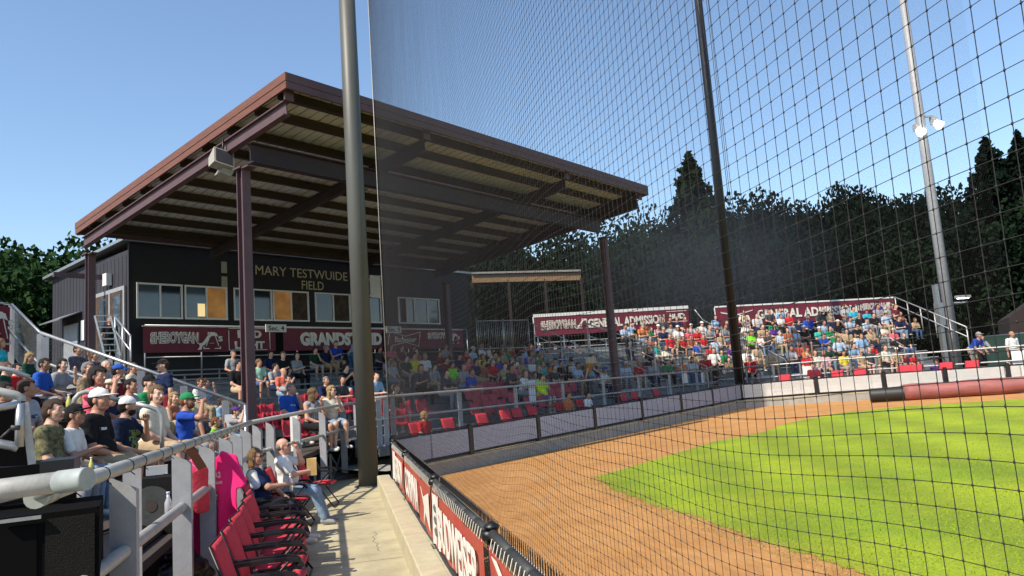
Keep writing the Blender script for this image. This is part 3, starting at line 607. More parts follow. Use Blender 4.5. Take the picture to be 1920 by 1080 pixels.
# second net behind home plate, from the grey pole over the pad fence to the black pole and on
fn=empty('protective_net',(8,21,0),'fine black protective net above the far pad fence between the poles','net')
pts=[np.array([1.05,17.5]),np.array(P2[:2]),np.array(WB[5])]; 
for i in range(2):
    A,B=pts[i],pts[i+1]; L=np.linalg.norm(B-A); n=int(L/.05); t_=np.arange(n)/n; kz=np.linspace(1.0,19,4)
    a1=np.concatenate([np.broadcast_to((A+(B-A)*t_[:,None])[:,None,:],(n,4,2)),np.broadcast_to(kz[None,:,None],(n,4,1))],-1); V1,Q1=strands(a1,.0011)
    Z=np.arange(1.,19,.05); kt=np.linspace(0,1,4); a2=np.concatenate([np.broadcast_to((A+(B-A)*kt[:,None])[None],(len(Z),4,2)),np.broadcast_to(Z[:,None,None],(len(Z),4,1))],-1); V2,Q2=strands(a2,.0011)
    obj('netting',to_mesh('netting',np.concatenate([V1,V2]),np.concatenate([Q1,Q2+len(V1)]),[M['farnet']],smooth=False),fn)
# ---------------------------------------------------------------- backstop wall with pad fence
WP=[np.array(p) for p in WB]
b=MB()
for i in range(len(WP)-1):
    A,B=WP[i],WP[i+1]; d=(B-A)/np.linalg.norm(B-A); n=np.array([-d[1],d[0]]); A3=[*(A+n*.12),0];B3=[*(B+n*.12),0]
    b.beam((A3[0],A3[1],fz(A[0])+.05),(B3[0],B3[1],fz(B[0])+.05),.24,.46)
    b.beam((A3[0],A3[1],fz(A[0])+.30),(B3[0],B3[1],fz(B[0])+.30),.27,.045,mi=1)
tag(b.build('backstop_wall',['wallgrey','curb']),'low grey concrete wall under the pad fence curving behind the infield','wall')
pf=empty('pad_fence',(*WP[1],0),'low black chain-link fence with blue and white pads behind the infield','fence')
def wpt(px):   # point on the wall line under a photo column
    for i in range(len(WP)-1):
        A,B=WP[i],WP[i+1]; q=on_line(px,800,A,(B-A))[:2]; t=(q-A)@(B-A)/((B-A)@(B-A))
        if -.02<=t<=1.001 and q@[.2,1]>0: return q,i
    return WP[-1],len(WP)-2
ZT=.80
posts=[742,885,1013,1120,1210,1285,1345,1400,1540,1668,1785,1905]
for px in posts:
    q,i=wpt(px); d=WP[i+1]-WP[i]; d/=np.linalg.norm(d); n=np.array([-d[1],d[0]]); q=q+n*.10; b=MB(); z0=fz(q[0])+.3; zt=fz(q[0])+1.02
    b.box((q[0],q[1],(z0+zt)/2),(.13,.13,zt-z0),math.atan2(d[1],d[0])); b.tube([(q[0],q[1],zt),(q[0],q[1],zt+.05)],.06,8); b.build('post','blackmetal',pf)
def seg(q0,i0,q1,i1,pad):
    path=[q0]+[WP[k] for k in range(i0+1,i1+1)]+[q1]
    for a,c in zip(path[:-1],path[1:]):
        if np.linalg.norm(c-a)<.15: continue
        d=(c-a)/np.linalg.norm(c-a); n=np.array([-d[1],d[0]]); a2=a+n*.10+d*(.1 if a is q0 else -.02); c2=c+n*.10-d*(.1 if c is q1 else -.02); za,zc=fz(a[0]),fz(c[0])
        b=MB(); mid=(a2+c2)/2
        b.beam((*a2,za+.68),(*c2,zc+.68),.10,.54); b.build('pad',pad,pf)
        b=MB(); b.tube([(*(a2-d*.1),za+.985),(*(c2+d*.1),zc+.985)],.022,8); b.tube([(*(a2-d*.1),za+.37),(*(c2+d*.1),zc+.37)],.03,8); b.build('top_rail','blackmetal',pf)
        chain((*(a2-n*.075),za+.38),(*(c2-n*.075),zc+.38),.64,'blackmetal',.07,.0028,pf)
prev=None
for k in range(len(posts)-1):
    (q0,i0),(q1,i1)=wpt(posts[k]),wpt(posts[k+1]); seg(q0,i0,q1,i1,'padblue' if posts[k]<1380 else 'padwhite')
(q0,i0)=wpt(1905); seg(q0,i0,WP[-1],len(WP)-2,'padwhite')
(q0,i0)=wpt(742); seg(WP[0],0,q0,i0,'padblue')
# tarp roll
T0=at_field(1640,748); T1=at_field(1697,751); T2=at_field(1930,736); dT=(T2-T1)/np.linalg.norm(T2-T1); n_=np.array([dT[1],-dT[0],0]); rT=.29; off=n_*.0+np.array([0,0,rT])
T2x=T1+dT*16
t=empty('tarp_roll',T1,'long faded red tarp rolled on a black corrugated pipe by the white pads','tarp')
b=MB(); pts=[];rs=[]
for k in range(60): u=k/59; p=T1+(T2x-T1)*u+off; pts.append(p+[0,0,.01*math.sin(u*60)]); rs.append(rT*(1+.03*math.sin(u*47)+.02*math.sin(u*111)))
b.tube(pts,rs,20); b.build('rolled_tarp','tarp',t)
b=MB(); pts=[];rs=[]; A=T1-dT*1.15
for k in range(2*26+1): u=k/52; pts.append(A+(T1+dT*.1-A)*u+off*.93); rs.append(rT*.93*(1.0 if k%2 else .86))
b.tube(pts,rs,20); b.build('drain_pipe','drain',t)

# ---------------------------------------------------------------- grandstand canopy
X3,Z3=lambda v:np.array([v[0],v[1],0.]),np.array([0,0,1.]); EE=X3(E_); SS=X3(S_)
def roofz(s): return 7.62+(8.65-7.62)*(-.63-s)/(11.5-.63)      # roof top
cn=empty('canopy',G(5,-6,0),'long brown steel roof canopy over the main grandstand','canopy')
e0,e1=-1.74,13.1; s0,s1=-11.55,-.60
b=MB()
def slab(ea,eb,sa,sb,dz0,dz1,mi=0): # sloping slab between e and s ranges; z offsets from the roof top
    P=[];
    for dz in (dz0,dz1):
        for e_,s_ in ((ea,sa),(eb,sa),(eb,sb),(ea,sb)): P.append(G(e_,s_,roofz(s_)+dz))
    b.add(P,[(3,2,1,0),(4,5,6,7),(0,1,5,4),(1,2,6,5),(2,3,7,6),(3,0,4,7)],mi)
slab(e0,e1,s0,s1,-.05,0); b.build('roof','rooftop',cn)
b=MB(); n=52
for k in range(n):
    a=e0+.06+(e1-e0-.12)*k/n; c=e0+.06+(e1-e0-.12)*(k+1)/n; slab(a,c-.05,s0+.06,s1-.06,-.10,-.052); slab(c-.05,c,s0+.06,s1-.06,-.075,-.053)
b.build('soffit','ceiling',cn)
for nm,(ea,eb,sa,sb) in dict(a=(e0-.05,e0,s0-.05,s1+.05),b=(e1,e1+.05,s0-.05,s1+.05),c=(e0,e1,s0-.05,s0),d=(e0,e1,s1,s1+.05)).items():
    b=MB(); slab(ea,eb,sa,sb,-.16,.015); slab(ea+.012,eb+.012 if nm!='c' else eb,sa+.012,sb+.012,-.32,-.163); b.build('fascia','copper' if nm in 'a' else 'purple',cn)
def ibeam(name,A,B,w,h,m,par,web=.5):
    A,B=np.array(A,float),np.array(B,float); b=MB(); u=np.array([0,0,1.])
    b.beam(A+u*(h/2-.015),B+u*(h/2-.015),w,.03); b.beam(A-u*(h/2-.015),B-u*(h/2-.015),w,.03); b.beam(A,B,.03,h-.062); return b.build(name,m,par)
RAF=[-1.58,2.37,8.4,12.85]
for i,e_ in enumerate(RAF):
    zf=lambda s:roofz(s)-.10-.17-.17-.16
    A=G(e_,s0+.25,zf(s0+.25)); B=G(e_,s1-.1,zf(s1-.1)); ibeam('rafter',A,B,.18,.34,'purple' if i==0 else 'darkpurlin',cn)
    b=MB(); q=G(e_,s0+.16,roofz(s0)-.30); b.box(q,(.24,.05,.42),R_(90-52.88)); b.build('end_plate','purple',cn)
for s_ in (-11.1,-10.2,-9.05,-7.9,-6.8,-5.7,-4.6,-3.5,-2.4,-1.3):
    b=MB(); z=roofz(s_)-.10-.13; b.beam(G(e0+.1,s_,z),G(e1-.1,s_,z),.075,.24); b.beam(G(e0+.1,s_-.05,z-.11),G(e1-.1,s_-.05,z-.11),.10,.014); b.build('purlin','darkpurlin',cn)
COLS=[(-1.68,-9.72),(1.42,-9.72),(12.85,-9.72),(-1.68,-1.41),(12.85,-1.41)]
for e_,s_ in COLS:
    zt=roofz(s_)-(.78 if s_<-5 else .55); b=MB(); p=G(e_,s_,0)
    w=.22
    for k in (-1,1): b.box(p+SS*k*.115+[0,0,zt/2-.15],(w,.03,zt+.3),R_(90-52.88))
    b.box(p+[0,0,zt/2-.15],(.03,.20,zt+.3),R_(90-52.88)); b.box(p+[0,0,zt+.02],(.36,.34,.04),R_(90-52.88))
    b.beam(p-EE*.02+SS*(-.15)+[0,0,zt-.01],p+SS*-.40+[0,0,zt+.0],.25,.03)
    b.build('column','purple',cn)
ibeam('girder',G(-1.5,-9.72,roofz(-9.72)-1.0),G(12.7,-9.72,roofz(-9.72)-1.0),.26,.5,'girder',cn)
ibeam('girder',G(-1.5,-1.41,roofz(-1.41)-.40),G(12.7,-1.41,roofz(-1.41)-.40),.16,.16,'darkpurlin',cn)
# loudspeaker cluster under the left rafter
q=G(-1.75,-8.9,roofz(-8.9)-.98); t=empty('horn_speaker',q,'beige loudspeaker cluster hanging under the canopy edge beside the front column','speaker')
b=MB(); Rz=R_(38)
def obox(c,sz,R):
    b=MB(); vs=[]
    for z in(-1,1):
        for i,j in((-1,-1),(1,-1),(1,1),(-1,1)): vs.append(np.array(c)+R@(np.array([i*sz[0],j*sz[1]*(1 if j<0 else .6),z*sz[2]*(1 if j<0 else .6)])/2))
    b.add(vs,[(3,2,1,0),(4,5,6,7),(0,1,5,4),(1,2,6,5),(2,3,7,6),(3,0,4,7)]); return b
RR=rot(R_(35),R_(-25),R_(12)); o=obox(q,(.5,.42,.5),RR); o.build('cabinet','beige',t)
o=obox(q+RR@np.array([0,-.215,0]),(.42,.012,.42),RR); o.build('grille','speaker' if False else 'siding',t)
RR2=rot(R_(-60),R_(-30),0); o=obox(q+np.array([.12,.12,-.22]),(.36,.34,.36),RR2); o.build('cabinet','beige',t)
b=MB(); b.tube([q+[.05,.05,.2],q+[.06,.06,.62]],.025,8); b.build('bracket','blackmetal',t)
# ---------------------------------------------------------------- press box
pb=empty('press_box',G(7,3,3),'black press box with white framed windows and beige letters above the grandstand','building')
PH=7.34; BW=15.8; BD=6.5
b=MB(); zb=2.9
def wallx(ea,eb,za,zb_,s=0.,th=.12): b.beam(G((ea+eb)/2,s+th/2,za),G((ea+eb)/2,s+th/2,zb_),eb-ea,th,upv=SS)
# front wall built round its window openings
WPX=[(258,340),(348,424),(440,508),(513,577),(592,655),(659,713),(747,776),(778,822)]
WIN=[(es(on_line(a,570,C0,E_))[0],es(on_line(c,570,C0,E_))[0]) for a,c in WPX]; wz0,wz1=4.93,6.0
x=0.
def fbox(b,ea,eb,sa,sb,za,zb_,mi=0):
    P=[G(e_,s_,z) for z in(za,zb_) for e_,s_ in ((ea,sa),(eb,sa),(eb,sb),(ea,sb))]; b.add(P,[(3,2,1,0),(4,5,6,7),(0,1,5,4),(1,2,6,5),(2,3,7,6),(3,0,4,7)],mi)
for a,c in WIN: fbox(b,x,a,0,.12,wz0,wz1); x=c
fbox(b,x,BW,0,.12,wz0,wz1); fbox(b,0,BW,0,.12,zb,wz0); fbox(b,0,BW,0,.12,wz1,PH)
b.build('front_wall','wallblack',pb)
b=MB(); fbox(b,-.02,.1,.0,BD,zb-.2,PH-.25); 
for k in range(22): fbox(b,-.030,-.02,.15+k*.29,.17+k*.29,zb-.2,PH-.4)
b.build('side_wall','siding',pb)
b=MB(); fbox(b,BW-.1,BW+.02,.12,BD,zb-.2,PH-.25); fbox(b,.1,BW-.1,BD-.12,BD,zb-.2,PH-.4); b.build('rear_wall','siding',pb)
b=MB(); fbox(b,-.0,BW,.12,BD-.1,zb-.2,zb); b.build('floor_slab','wood',pb)
b=MB(); P=[G(e_,s_,PH+.02-(s_>1)*.28+dz) for dz in(0,.10) for e_,s_ in((-.25,-.12),(BW+.25,-.12),(BW+.25,BD+.35),(-.25,BD+.35))]; b.add(P,[(3,2,1,0),(4,5,6,7),(0,1,5,4),(1,2,6,5),(2,3,7,6),(3,0,4,7)]); b.build('roof','galv',pb)
for i,(a,c) in enumerate(WIN):
    b=MB(); fw=.055; fbox(b,a-.04,c+.04,-.04,.03,wz0-.05,wz0+fw-.05); fbox(b,a-.04,c+.04,-.04,.03,wz1-.01,wz1+.045); 
    for q in(a-.04,c-.012,(a+c)/2-.02): fbox(b,q,q+.05,-.038,.028,wz0+fw-.05,wz1-.01)
    f=b.build('window','white',pb)
    b=MB(); m1='glassblue' if i in(0,1,2) else 'glassdark'
    fbox(b,a+.012,(a+c)/2-.02,.0,.012,wz0+.005,wz1-.01); b.build('pane',m1 if i!=3 else 'roomglow',f)
    b=MB(); fbox(b,(a+c)/2+.03,c-.012,.02,.032,wz0+.005,wz1-.01); b.build('pane','roomglow' if i==1 else 'interior' if i in(3,4) else 'glassdark',f)  # warm panes: lit room imitated by a glowing flat colour
    if i==1: b=MB(); fbox(b,a+.42,(a+c)/2-.05,-.006,-.001,wz0+.06,wz0+.50); b.build('paper','paleglow',f)  # pale box inside the room, its brightness put in as glow
U3=Z3
text('MARY TESTWUIDE KNAUF',6.05*KS*.98,.38,G(es(on_line(478,506,C0,E_))[0],-.03,zi(on_line(478,506,C0,E_)[2])-.17),EE,U3,'letterbeige',.0,ctr=False,parent=pb)
ef=es(on_line(565,533,C0,E_))[0]; text('FIELD',1.1,.36,G(ef,-.03,zi(on_line(565,533,C0,E_)[2])-.19),EE,U3,'letterbeige',.0,ctr=False,parent=pb)
# side doors, awning, notice
def sbox(b,sa,sb,ea,eb,za,zb_): fbox(b,ea,eb,sa,sb,za,zb_)
b=MB(); sbox(b,.15,2.45,-.10,-.047,3.0,5.95); dfr=b.build('door_frame','paintgrey',pb)
for sa,sb in ((.27,1.2),(1.35,2.3)):
    b=MB(); sbox(b,sa,sb,-.115,-.102,3.05,5.82); d=b.build('glass_door','interior',pb)
    b=MB(); sbox(b,sa+.12,sb-.30,-.125,-.117,3.2,5.7); b.build('pane','glassblue',d)
b=MB(); sbox(b,3.95,5.2,-.09,-.047,2.9,5.15); b.build('door','paintgrey',pb)
b=MB(); P=[G(-.05,3.7,5.55),G(-.05,5.6,5.55),G(-.75,5.6,5.25),G(-.75,3.7,5.25)]; b.poly(P,.04,(0,0,-1)); b.build('awning','galv',pb)
b=MB(); sbox(b,3.45,3.75,-.06,-.047,4.5,5.2); b.build('notice','white',pb)
b=MB(); sbox(b,1.2,1.5,-.22,-.05,6.1,6.5); b.build('wall_lamp','white',pb)
b=MB(); fbox(b,-1.62,-.0,1.6,1.72,6.35,6.5); b.build('brace','purple',pb)
for k,z in ((0,6.1),(1,5.2)):
    pass
b=MB(); fbox(b,3.12,3.32,-.05,-.01,6.55,6.95); fbox(b,3.12,3.32,-.05,-.01,6.05,6.42); b.build('small_sign','beige',pb)
b=MB(); fbox(b,9.75,10.3,-.06,-.01,5.95,6.9); fbox(b,9.85,10.2,-.075,-.062,6.5,6.8); b.build('small_sign','white',pb)
# rail with banners in front of the press box
def emblem(org,rt,up,h,par):
    """block letter A with a sweeping white plume and small s"""
    A=[(-.5,-.5),(-.12,-.5),(-.12,-.36),(-.2,-.36),(-.14,-.17),(.16,-.17),(.22,-.36),(.14,-.36),(.14,-.5),(.55,-.5),(.55,-.36),(.45,-.36),(.16,.5),(-.2,.5),(-.2,.36),(-.08,.36),(-.36,-.36),(-.5,-.36)]
    cx=np.mean([p[0] for p in A]); out=[(x*1.10+(.04 if x>0 else -.04),y*1.12) for x,y in A]
    plate(org,rt,up,[(x*h,y*h) for x,y in out],'bannerwhite',parent=par); plate(org,rt,up,[(x*h,y*h) for x,y in A],'maroon',parent=par,off=.006)
    F=[(-1.0,-.60),(-.84,-.38),(-.92,-.18),(-.70,-.16),(-.52,-.02),(-.30,.30),(.02,.56),(.34,.50),(.46,.26),(.22,.34),(-.06,.28),(-.30,.0),(-.48,-.26),(-.66,-.36),(-.74,-.60)]
    plate(org,rt,up,[(x*h,y*h) for x,y in F],'bannerwhite',parent=par,off=.012)
    text('s',h*.3,h*.36,np.array(org)+np.array(rt)*h*.62+np.array(up)*h*.12+np.cross(rt,up)*.01,rt,up,'bannerwhite',.02,parent=par)
def club(org,rt,up,w,h,par):
    rt=np.array(rt);up=np.array(up);nr=np.cross(rt,up); o=np.array(org)
    text('SHEBOYGAN',w,h,o,rt,up,'bannerwhite',.07,parent=par,arch=.12); text('SHEBOYGAN',w*.978,h*.84,o+nr*.008,rt,up,'maroon',-.022,parent=par,arch=.12)
def sign(e_a,e_b,za,zb_,s_,lab,m='maroon',cat='banner'):
    b=MB(); n=14; vs=[]
    for i in range(n+1):
        for j in range(4): u=i/n;v=j/3; vs.append(G(e_a+(e_b-e_a)*u,s_-.012*math.sin(u*17)*v*(1-v)*4-.01*math.sin(u*5),za+(zb_-za)*v-.015*math.sin(u*math.pi*3)**2*v))
    b.add(vs,[(i*4+j,(i+1)*4+j,(i+1)*4+j+1,i*4+j+1) for i in range(n) for j in range(3)],0,True); o=b.build('banner',m,label=lab,cat=cat)
    b=MB(); fbox(b,e_a-.01,e_b+.01,s_+.012,s_+.03,zb_-.005,zb_+.025); b.build('hem','bannerwhite',o); return o
px2e=lambda x: es(on_line(x,640,C0+S_*-.45,E_))[0]
sb=-.45; ZB0,ZB1=3.74,4.58
o=sign(px2e(267),px2e(428),ZB0,ZB1,sb,'maroon club banner with outlined lettering at the left end of the press box rail')
L=px2e(428)-px2e(267); club(G(px2e(267)+L*.35,sb-.03,4.20),EE,U3,L*.60,.42,o); emblem(G(px2e(267)+L*.78,sb-.03,4.12),EE,U3,.55,o)
o=sign(px2e(430),px2e(516),ZB0,ZB1,sb,'maroon beer banner with square white outline behind the front column')
c=(px2e(430)+px2e(502))/2; text('BUD',1.0,.30,G(c,sb-.03,4.34),EE,U3,'bannerwhite',.05,parent=o); text('LIGHT',1.25,.30,G(c,sb-.03,3.96),EE,U3,'bannerwhite',.05,parent=o)
for a_,c_,z_,d_ in ((c-.8,c+.8,4.53,0),(c-.8,c+.8,3.78,0)): plate(G(a_,sb-.03,z_),EE,U3,[(0,0),(c_-a_,0),(c_-a_,.025),(0,.025)],'bannerwhite',parent=o,name='line')
for a_ in(c-.8,c+.775): plate(G(a_,sb-.03,3.805),EE,U3,[(0,0),(.025,0),(.025,.725),(0,.725)],'bannerwhite',parent=o,name='line')
o=sign(px2e(530),px2e(716),ZB0,ZB1,sb,'long maroon grandstand banner with big white capitals below the windows'); w=px2e(716)-px2e(548); text('GRANDSTAND',w*1.0,.56,G(px2e(548)+w*.53,sb-.03,4.17),EE,U3,'bannerwhite',.06,parent=o)
o=sign(px2e(718),px2e(868),ZB0,ZB1,sb,'maroon banner with bow-tie beer mark right of the grey net pole')
L=px2e(868)-px2e(718); q=G(px2e(718)+L*.25,sb-.03,4.16)
bow=[(-.95,.34),(-.0,.14),(.95,.34),(.80,-.34),(.0,-.14),(-1.1,-.34)]
for i in range(6):
    a_,c_=np.array(bow[i]),np.array(bow[(i+1)%6]); d=(c_-a_)/np.linalg.norm(c_-a_); n=np.array([-d[1],d[0]])*.014; plate(q,EE,U3,[a_-n,c_-n,c_+n,a_+n],'bannerwhite',parent=o,name='line')
text('Budweiser',1.35,.26,q+[0,0,-.01],EE,U3,'bannerwhite',.01,parent=o,shear=.3); club(G(px2e(718)+L*.70,sb-.03,4.3),EE,U3,L*.38,.32,o); emblem(G(px2e(718)+L*.88,sb-.03,4.18),EE,U3,.42,o)
for px,tx,lab in ((515,'Sec. 4','small white section sign on the rail between the banners'),(736,'Sec. 5','small white section sign over the right-hand bow-tie banner')):
    e_=px2e(px); b=MB(); fbox(b,e_-.42,e_+.42,sb-.09,sb-.06,4.42,4.70); o=b.build('section_sign','white',label=lab,cat='sign'); text(tx,.7,.19,G(e_,sb-.10,4.56),EE,U3,'blackmetal',.01,parent=o)
t=empty('guard_rail',G(0,sb,3),'grey pipe rail carrying the banners along the press box','railing')
for k in range(9): e_=.3+k*1.85; b=MB(); b.tube([G(e_,sb+.06,2.7),G(e_,sb+.06,4.62)],.03,8); b.build('post','galv',t)
b=MB(); b.tube([G(.3,sb+.06,4.62),G(15.1,sb+.06,4.62)],.03,8); b.tube([G(.3,sb+.06,3.6),G(15.1,sb+.06,3.6)],.022,8); b.build('rail','galv',t)
# ---------------------------------------------------------------- bleacher decks
SEC={}
def section(key,O,rowaz,upaz,n,pitch,rise,seat0,tA,tB,lab,mats=('benchgrey','benchgrey'),skip=()):
    D,U=dirv(rowaz),dirv(upaz); SEC[key]=dict(O=np.array(O[:2]),D=D,U=U,n=n,pitch=pitch,rise=rise,seat0=seat0,face=upaz+180)
    t=empty('bleacher',(*O[:2],0),lab,'bleachers'); D3,U3_=X3(D),X3(U); O3=np.array([*O[:2],0.])
    for k in range(n):
        ta=tA(k) if callable(tA) else tA; tb=tB(k) if callable(tB) else tB
        if tb-ta<.5: continue
        z=seat0+rise*k; c=O3+U3_*pitch*k
        if k not in skip:
            b=MB(); b.beam(c+D3*ta+[0,0,z-.022],c+D3*tb+[0,0,z-.022],.24,.04)
            for q in np.arange(ta+.4,tb,1.7): b.beam(c+D3*q+[0,0,z-.42],c+D3*q+[0,0,z-.045],.05,.05)
            b.build('bench',mats[0],t)
        b=MB(); c2=c-U3_*.42; b.beam(c2+D3*ta+[0,0,z-.45],c2+D3*tb+[0,0,z-.45],pitch*.92,.04); b.beam(c2-U3_*(pitch*.5)+D3*ta+[0,0,z-.45-rise*.5],c2-U3_*(pitch*.5)+D3*tb+[0,0,z-.45-rise*.5],.02,rise*1.0); b.build('footboard',mats[1],t)
    # side frames
    for tt in (tA(n//2) if callable(tA) else tA,tB(n//2) if callable(tB) else tB):
        b=MB()
        a=O3+D3*tt; p0=a+[0,0,seat0-.5]; p1=a+U3_*pitch*(n-1)+[0,0,seat0+rise*(n-1)-.5]; b.beam(p0,p1,.06,.12)
        for k in range(0,n,2): q=a+U3_*pitch*k; b.beam(q+[0,0,-.3],q+[0,0,seat0+rise*k-.5],.06,.06)
        b.build('side_frame',mats[0],t)
    return t
# main grandstand
def egs(k): s=-9.4+.85*k; return -.9 if s>-8 else .6
section('G',G(0,-10.5,0),52.88,-37.12,12,.9,.192,1.12,lambda k:(-1.4 if k>2 else .5),lambda k:15.5-.0*k,'dark grandstand benches rising under the canopy below the press box',('benchgrey','benchgrey'),skip=(0,1,2,3))
# left stand, B and C general-admission stands
OL=(-3.01,8.86); tL=section('L',OL,10,-80,6,.86,.345,1.29,-4.8,6.6,'left seating stand beside the walk filled with spectators',('alu','carpet'))
OB=at_dist(1290,690,34); section('B',OB,90,0,9,.72,.32,1.36,-5.4,2.7,'middle aluminium bleachers below the first general admission banner',('alu','benchgrey'))
OC=at_dist(1560,670,36.6); section('C',OC,97,7,9,.74,.32,1.50,-5.4,5.6,'right-hand aluminium bleachers below the second general admission banner',('alu','benchgrey'))
# dark structure under the grandstand and platform floors
b=MB(); P=[G(-1.2,-10.7,.25),G(15,-10.7,.25),G(15,-.5,2.6),G(-1.2,-.5,2.6)]; b.add(P+[p*[1,1,0]-[0,0,.3] for p in P],[(0,1,2,3),(4,5,1,0),(5,6,2,1),(6,7,3,2),(7,4,0,3)]); b.build('stand_base','asphalt',kind='structure')
for key,ta,tb in (('B',-5.4,2.7),('C',-5.4,5.6)):
    s=SEC[key]; O3=X3(s['O']); D3,U3_=X3(s['D']),X3(s['U']); L=s['pitch']*(s['n']-1); zt=s['seat0']+s['rise']*(s['n']-1)
    b=MB(); P=[O3+D3*ta-U3_*.9+[0,0,.62],O3+D3*tb-U3_*.9+[0,0,.62],O3+D3*tb+U3_*L+[0,0,zt-.75],O3+D3*ta+U3_*L+[0,0,zt-.75]]; b.add(P+[p*[1,1,0]-[0,0,.3] for p in P],[(0,1,2,3),(4,5,1,0),(5,6,2,1),(6,7,3,2),(7,4,0,3)]); b.build('stand_base','wallgrey',kind='structure')
    # back banner
    c=O3+U3_*(L+.55); lab={'B':'first general admission banner behind the middle bleachers','C':'second general admission banner behind the right-hand bleachers'}[key]
    xa,xb={'B':(1000,1290),'C':(1340,1675)}[key]; qa=on_line(xa,585,c,D3); qb=on_line(xb,570,c,D3)
    yt={'B':(594,577),'C':(577,559)}[key]; qa=on_line(xa,yt[0],c,D3); qb=on_line(xb,yt[1],c,D3); hB=1.02
    rt=(qb-qa); Lb=np.linalg.norm(rt); rt/=Lb; b=MB(); b.poly([qa-[0,0,hB],qb-[0,0,hB],qb,qa],.02,(0,0,1e-9)) if False else b.add([qa-[0,0,hB],qb-[0,0,hB],qb,qa,qa-[0,0,hB]+U3_*.02,qb-[0,0,hB]+U3_*.02,qb+U3_*.02,qa+U3_*.02],[(0,1,2,3),(7,6,5,4),(0,4,5,1),(1,5,6,2),(2,6,7,3),(3,7,4,0)])
    bo=b.build('banner','maroon',label=lab,cat='banner'); b=MB(); b.beam(qa+[0,0,.04],qb+[0,0,.04],.05,.08 if key=='C' else .16); b.beam(qa-[0,0,hB],qa+[0,0,.0]-rt*.02,.05,.05); b.build('hem','white',bo)
    nf=-U3_*.03
    if key=='B':
        club(qa+rt*Lb*.15-[0,0,.5]+nf,rt,Z3,Lb*.22,.48,bo); emblem(qa+rt*Lb*.31-[0,0,.5]+nf,rt,Z3,.45,bo)
        text('GENERAL ADMISSION',Lb*.50,.48,qa+rt*Lb*.585-[0,0,.52]+nf,rt,Z3,'bannerwhite',.04,parent=bo); text('BUD',.9,.3,qa+rt*Lb*.92-[0,0,.42]+nf,rt,Z3,'bannerwhite',.05,parent=bo)
        for z_ in(-.16,-.72): plate(qa+rt*Lb*.85+[0,0,z_]+nf,rt,Z3,[(0,0),(Lb*.135,0),(Lb*.135,.03),(0,.03)],'bannerwhite',parent=bo,name='line')
    else:
        bw=[(0,.3),(.9,.12),(1.9,.34),(1.8,.28),(.9,.05),(.1,.22)]; plate(qa+rt*.25-[0,0,.45]+nf,rt,Z3,[(x,y-.1) for x,y in bw],'bannerwhite',parent=bo)
        text('GENERAL ADMISSION',Lb*.56,.50,qa+rt*Lb*.505-[0,0,.50]+nf,rt,Z3,'bannerwhite',.04,parent=bo); club(qa+rt*Lb*.875-[0,0,.42]+nf,rt,Z3,Lb*.17,.38,bo); emblem(qa+rt*Lb*.965-[0,0,.45]+nf,rt,Z3,.42,bo)
    for q in np.linspace(0,Lb,6): pass
    t=empty('banner_rail',qa,lab.replace('banner','banner frame of grey pipe'),'railing'); 
    for u in np.linspace(0.02,.98,7): b=MB(); p=qa+(qb-qa)*u+U3_*.08; b.beam(p-[0,0,3.4],p+[0,0,.03],.06,.06); b.build('post','galv',t)
# side walls of the rails of C: two sloping pipes at the right
def pipe_rail(name,pts,lab,post_h=1.0,r=.025,mid=.5,m='alu',np_=5,cat='railing',flat=False,zb=None):
    pts=[np.array(p,float) for p in pts]; t=empty(name,pts[0],lab,cat)
    b=MB(); b.tube(pts,r,8); b.build('rail',m,t)
    if mid: b=MB(); b.tube([p-[0,0,mid] for p in pts],r*.85,8); b.build('rail',m,t)
    for i in range(np_):
        u=i/max(np_-1,1)*(len(pts)-1); k=min(int(u),len(pts)-2); f=u-k; p=pts[k]*(1-f)+pts[k+1]*f; bt=(p[2]-post_h) if zb is None else zb
        b=MB()
        if flat: b.box((p[0],p[1],(bt+p[2])/2-.02),(.12,.02,p[2]-bt-.04),R_(12))
        else: b.tube([(p[0],p[1],bt),(p[0],p[1],p[2])],r,7)
        b.build('post','paintgrey' if flat else m,t)
    return t
sC=SEC['C']; Oc=X3(sC['O']); Dc,Uc=X3(sC['D']),X3(sC['U']); LC=sC['pitch']*(sC['n']-1)
A=Oc+Uc*(LC+.5); qa=on_line(1678,557,A,Dc); qb=on_line(1812,613,Oc-Uc*.9,Dc); pipe_rail('stand_rail',[qa,qa*.5+qb*.5,qb],'white pipe rail sloping down the right end of the right-hand bleachers',1.2,.03,.45,np_=6)
sB=SEC['B']; Ob=X3(sB['O']); Db,Ub=X3(sB['D']),X3(sB['U'])
q=[on_line(x,y,Ob-Ub*1.0,Db) for x,y in ((1100,607),(1200,640),(1325,687))]; pipe_rail('stair_rail',q,'long pipe handrail sloping down in front of the middle bleachers',1.9,.03,.5,np_=6)
q=[on_line(x,y,Ob-Ub*1.6,Db) for x,y in ((1000,607),(1085,648),(1180,682),(1250,712))]; pipe_rail('stair_rail',q,'second grey handrail left of the middle bleachers beside the black column',1.6,.025,.45,np_=6,m='galv')
q=[on_line(x,y,Ob-Ub*.4,Db) for x,y in ((893,602),(990,600))]
t=empty('crowd_barrier',q[0],'grey metal crowd barrier of thin upright bars between the two stands','barrier')
for a,c in ((0,.5),(.52,1.)):
    A_=q[0]*(1-a)+q[1]*a; B_=q[0]*(1-c)+q[1]*c; b=MB(); hB=1.15; b.tube([A_,B_],.025,7); b.tube([A_-[0,0,hB],B_-[0,0,hB]],.025,7); b.tube([A_+[0,0,.08],A_-[0,0,hB+.15]],.03,7); b.tube([B_+[0,0,.08],B_-[0,0,hB+.15]],.03,7)
    for k in range(1,14): p=A_+(B_-A_)*k/14; b.tube([p,p-[0,0,hB]],.012,5)
    b.build('panel','galv',t)
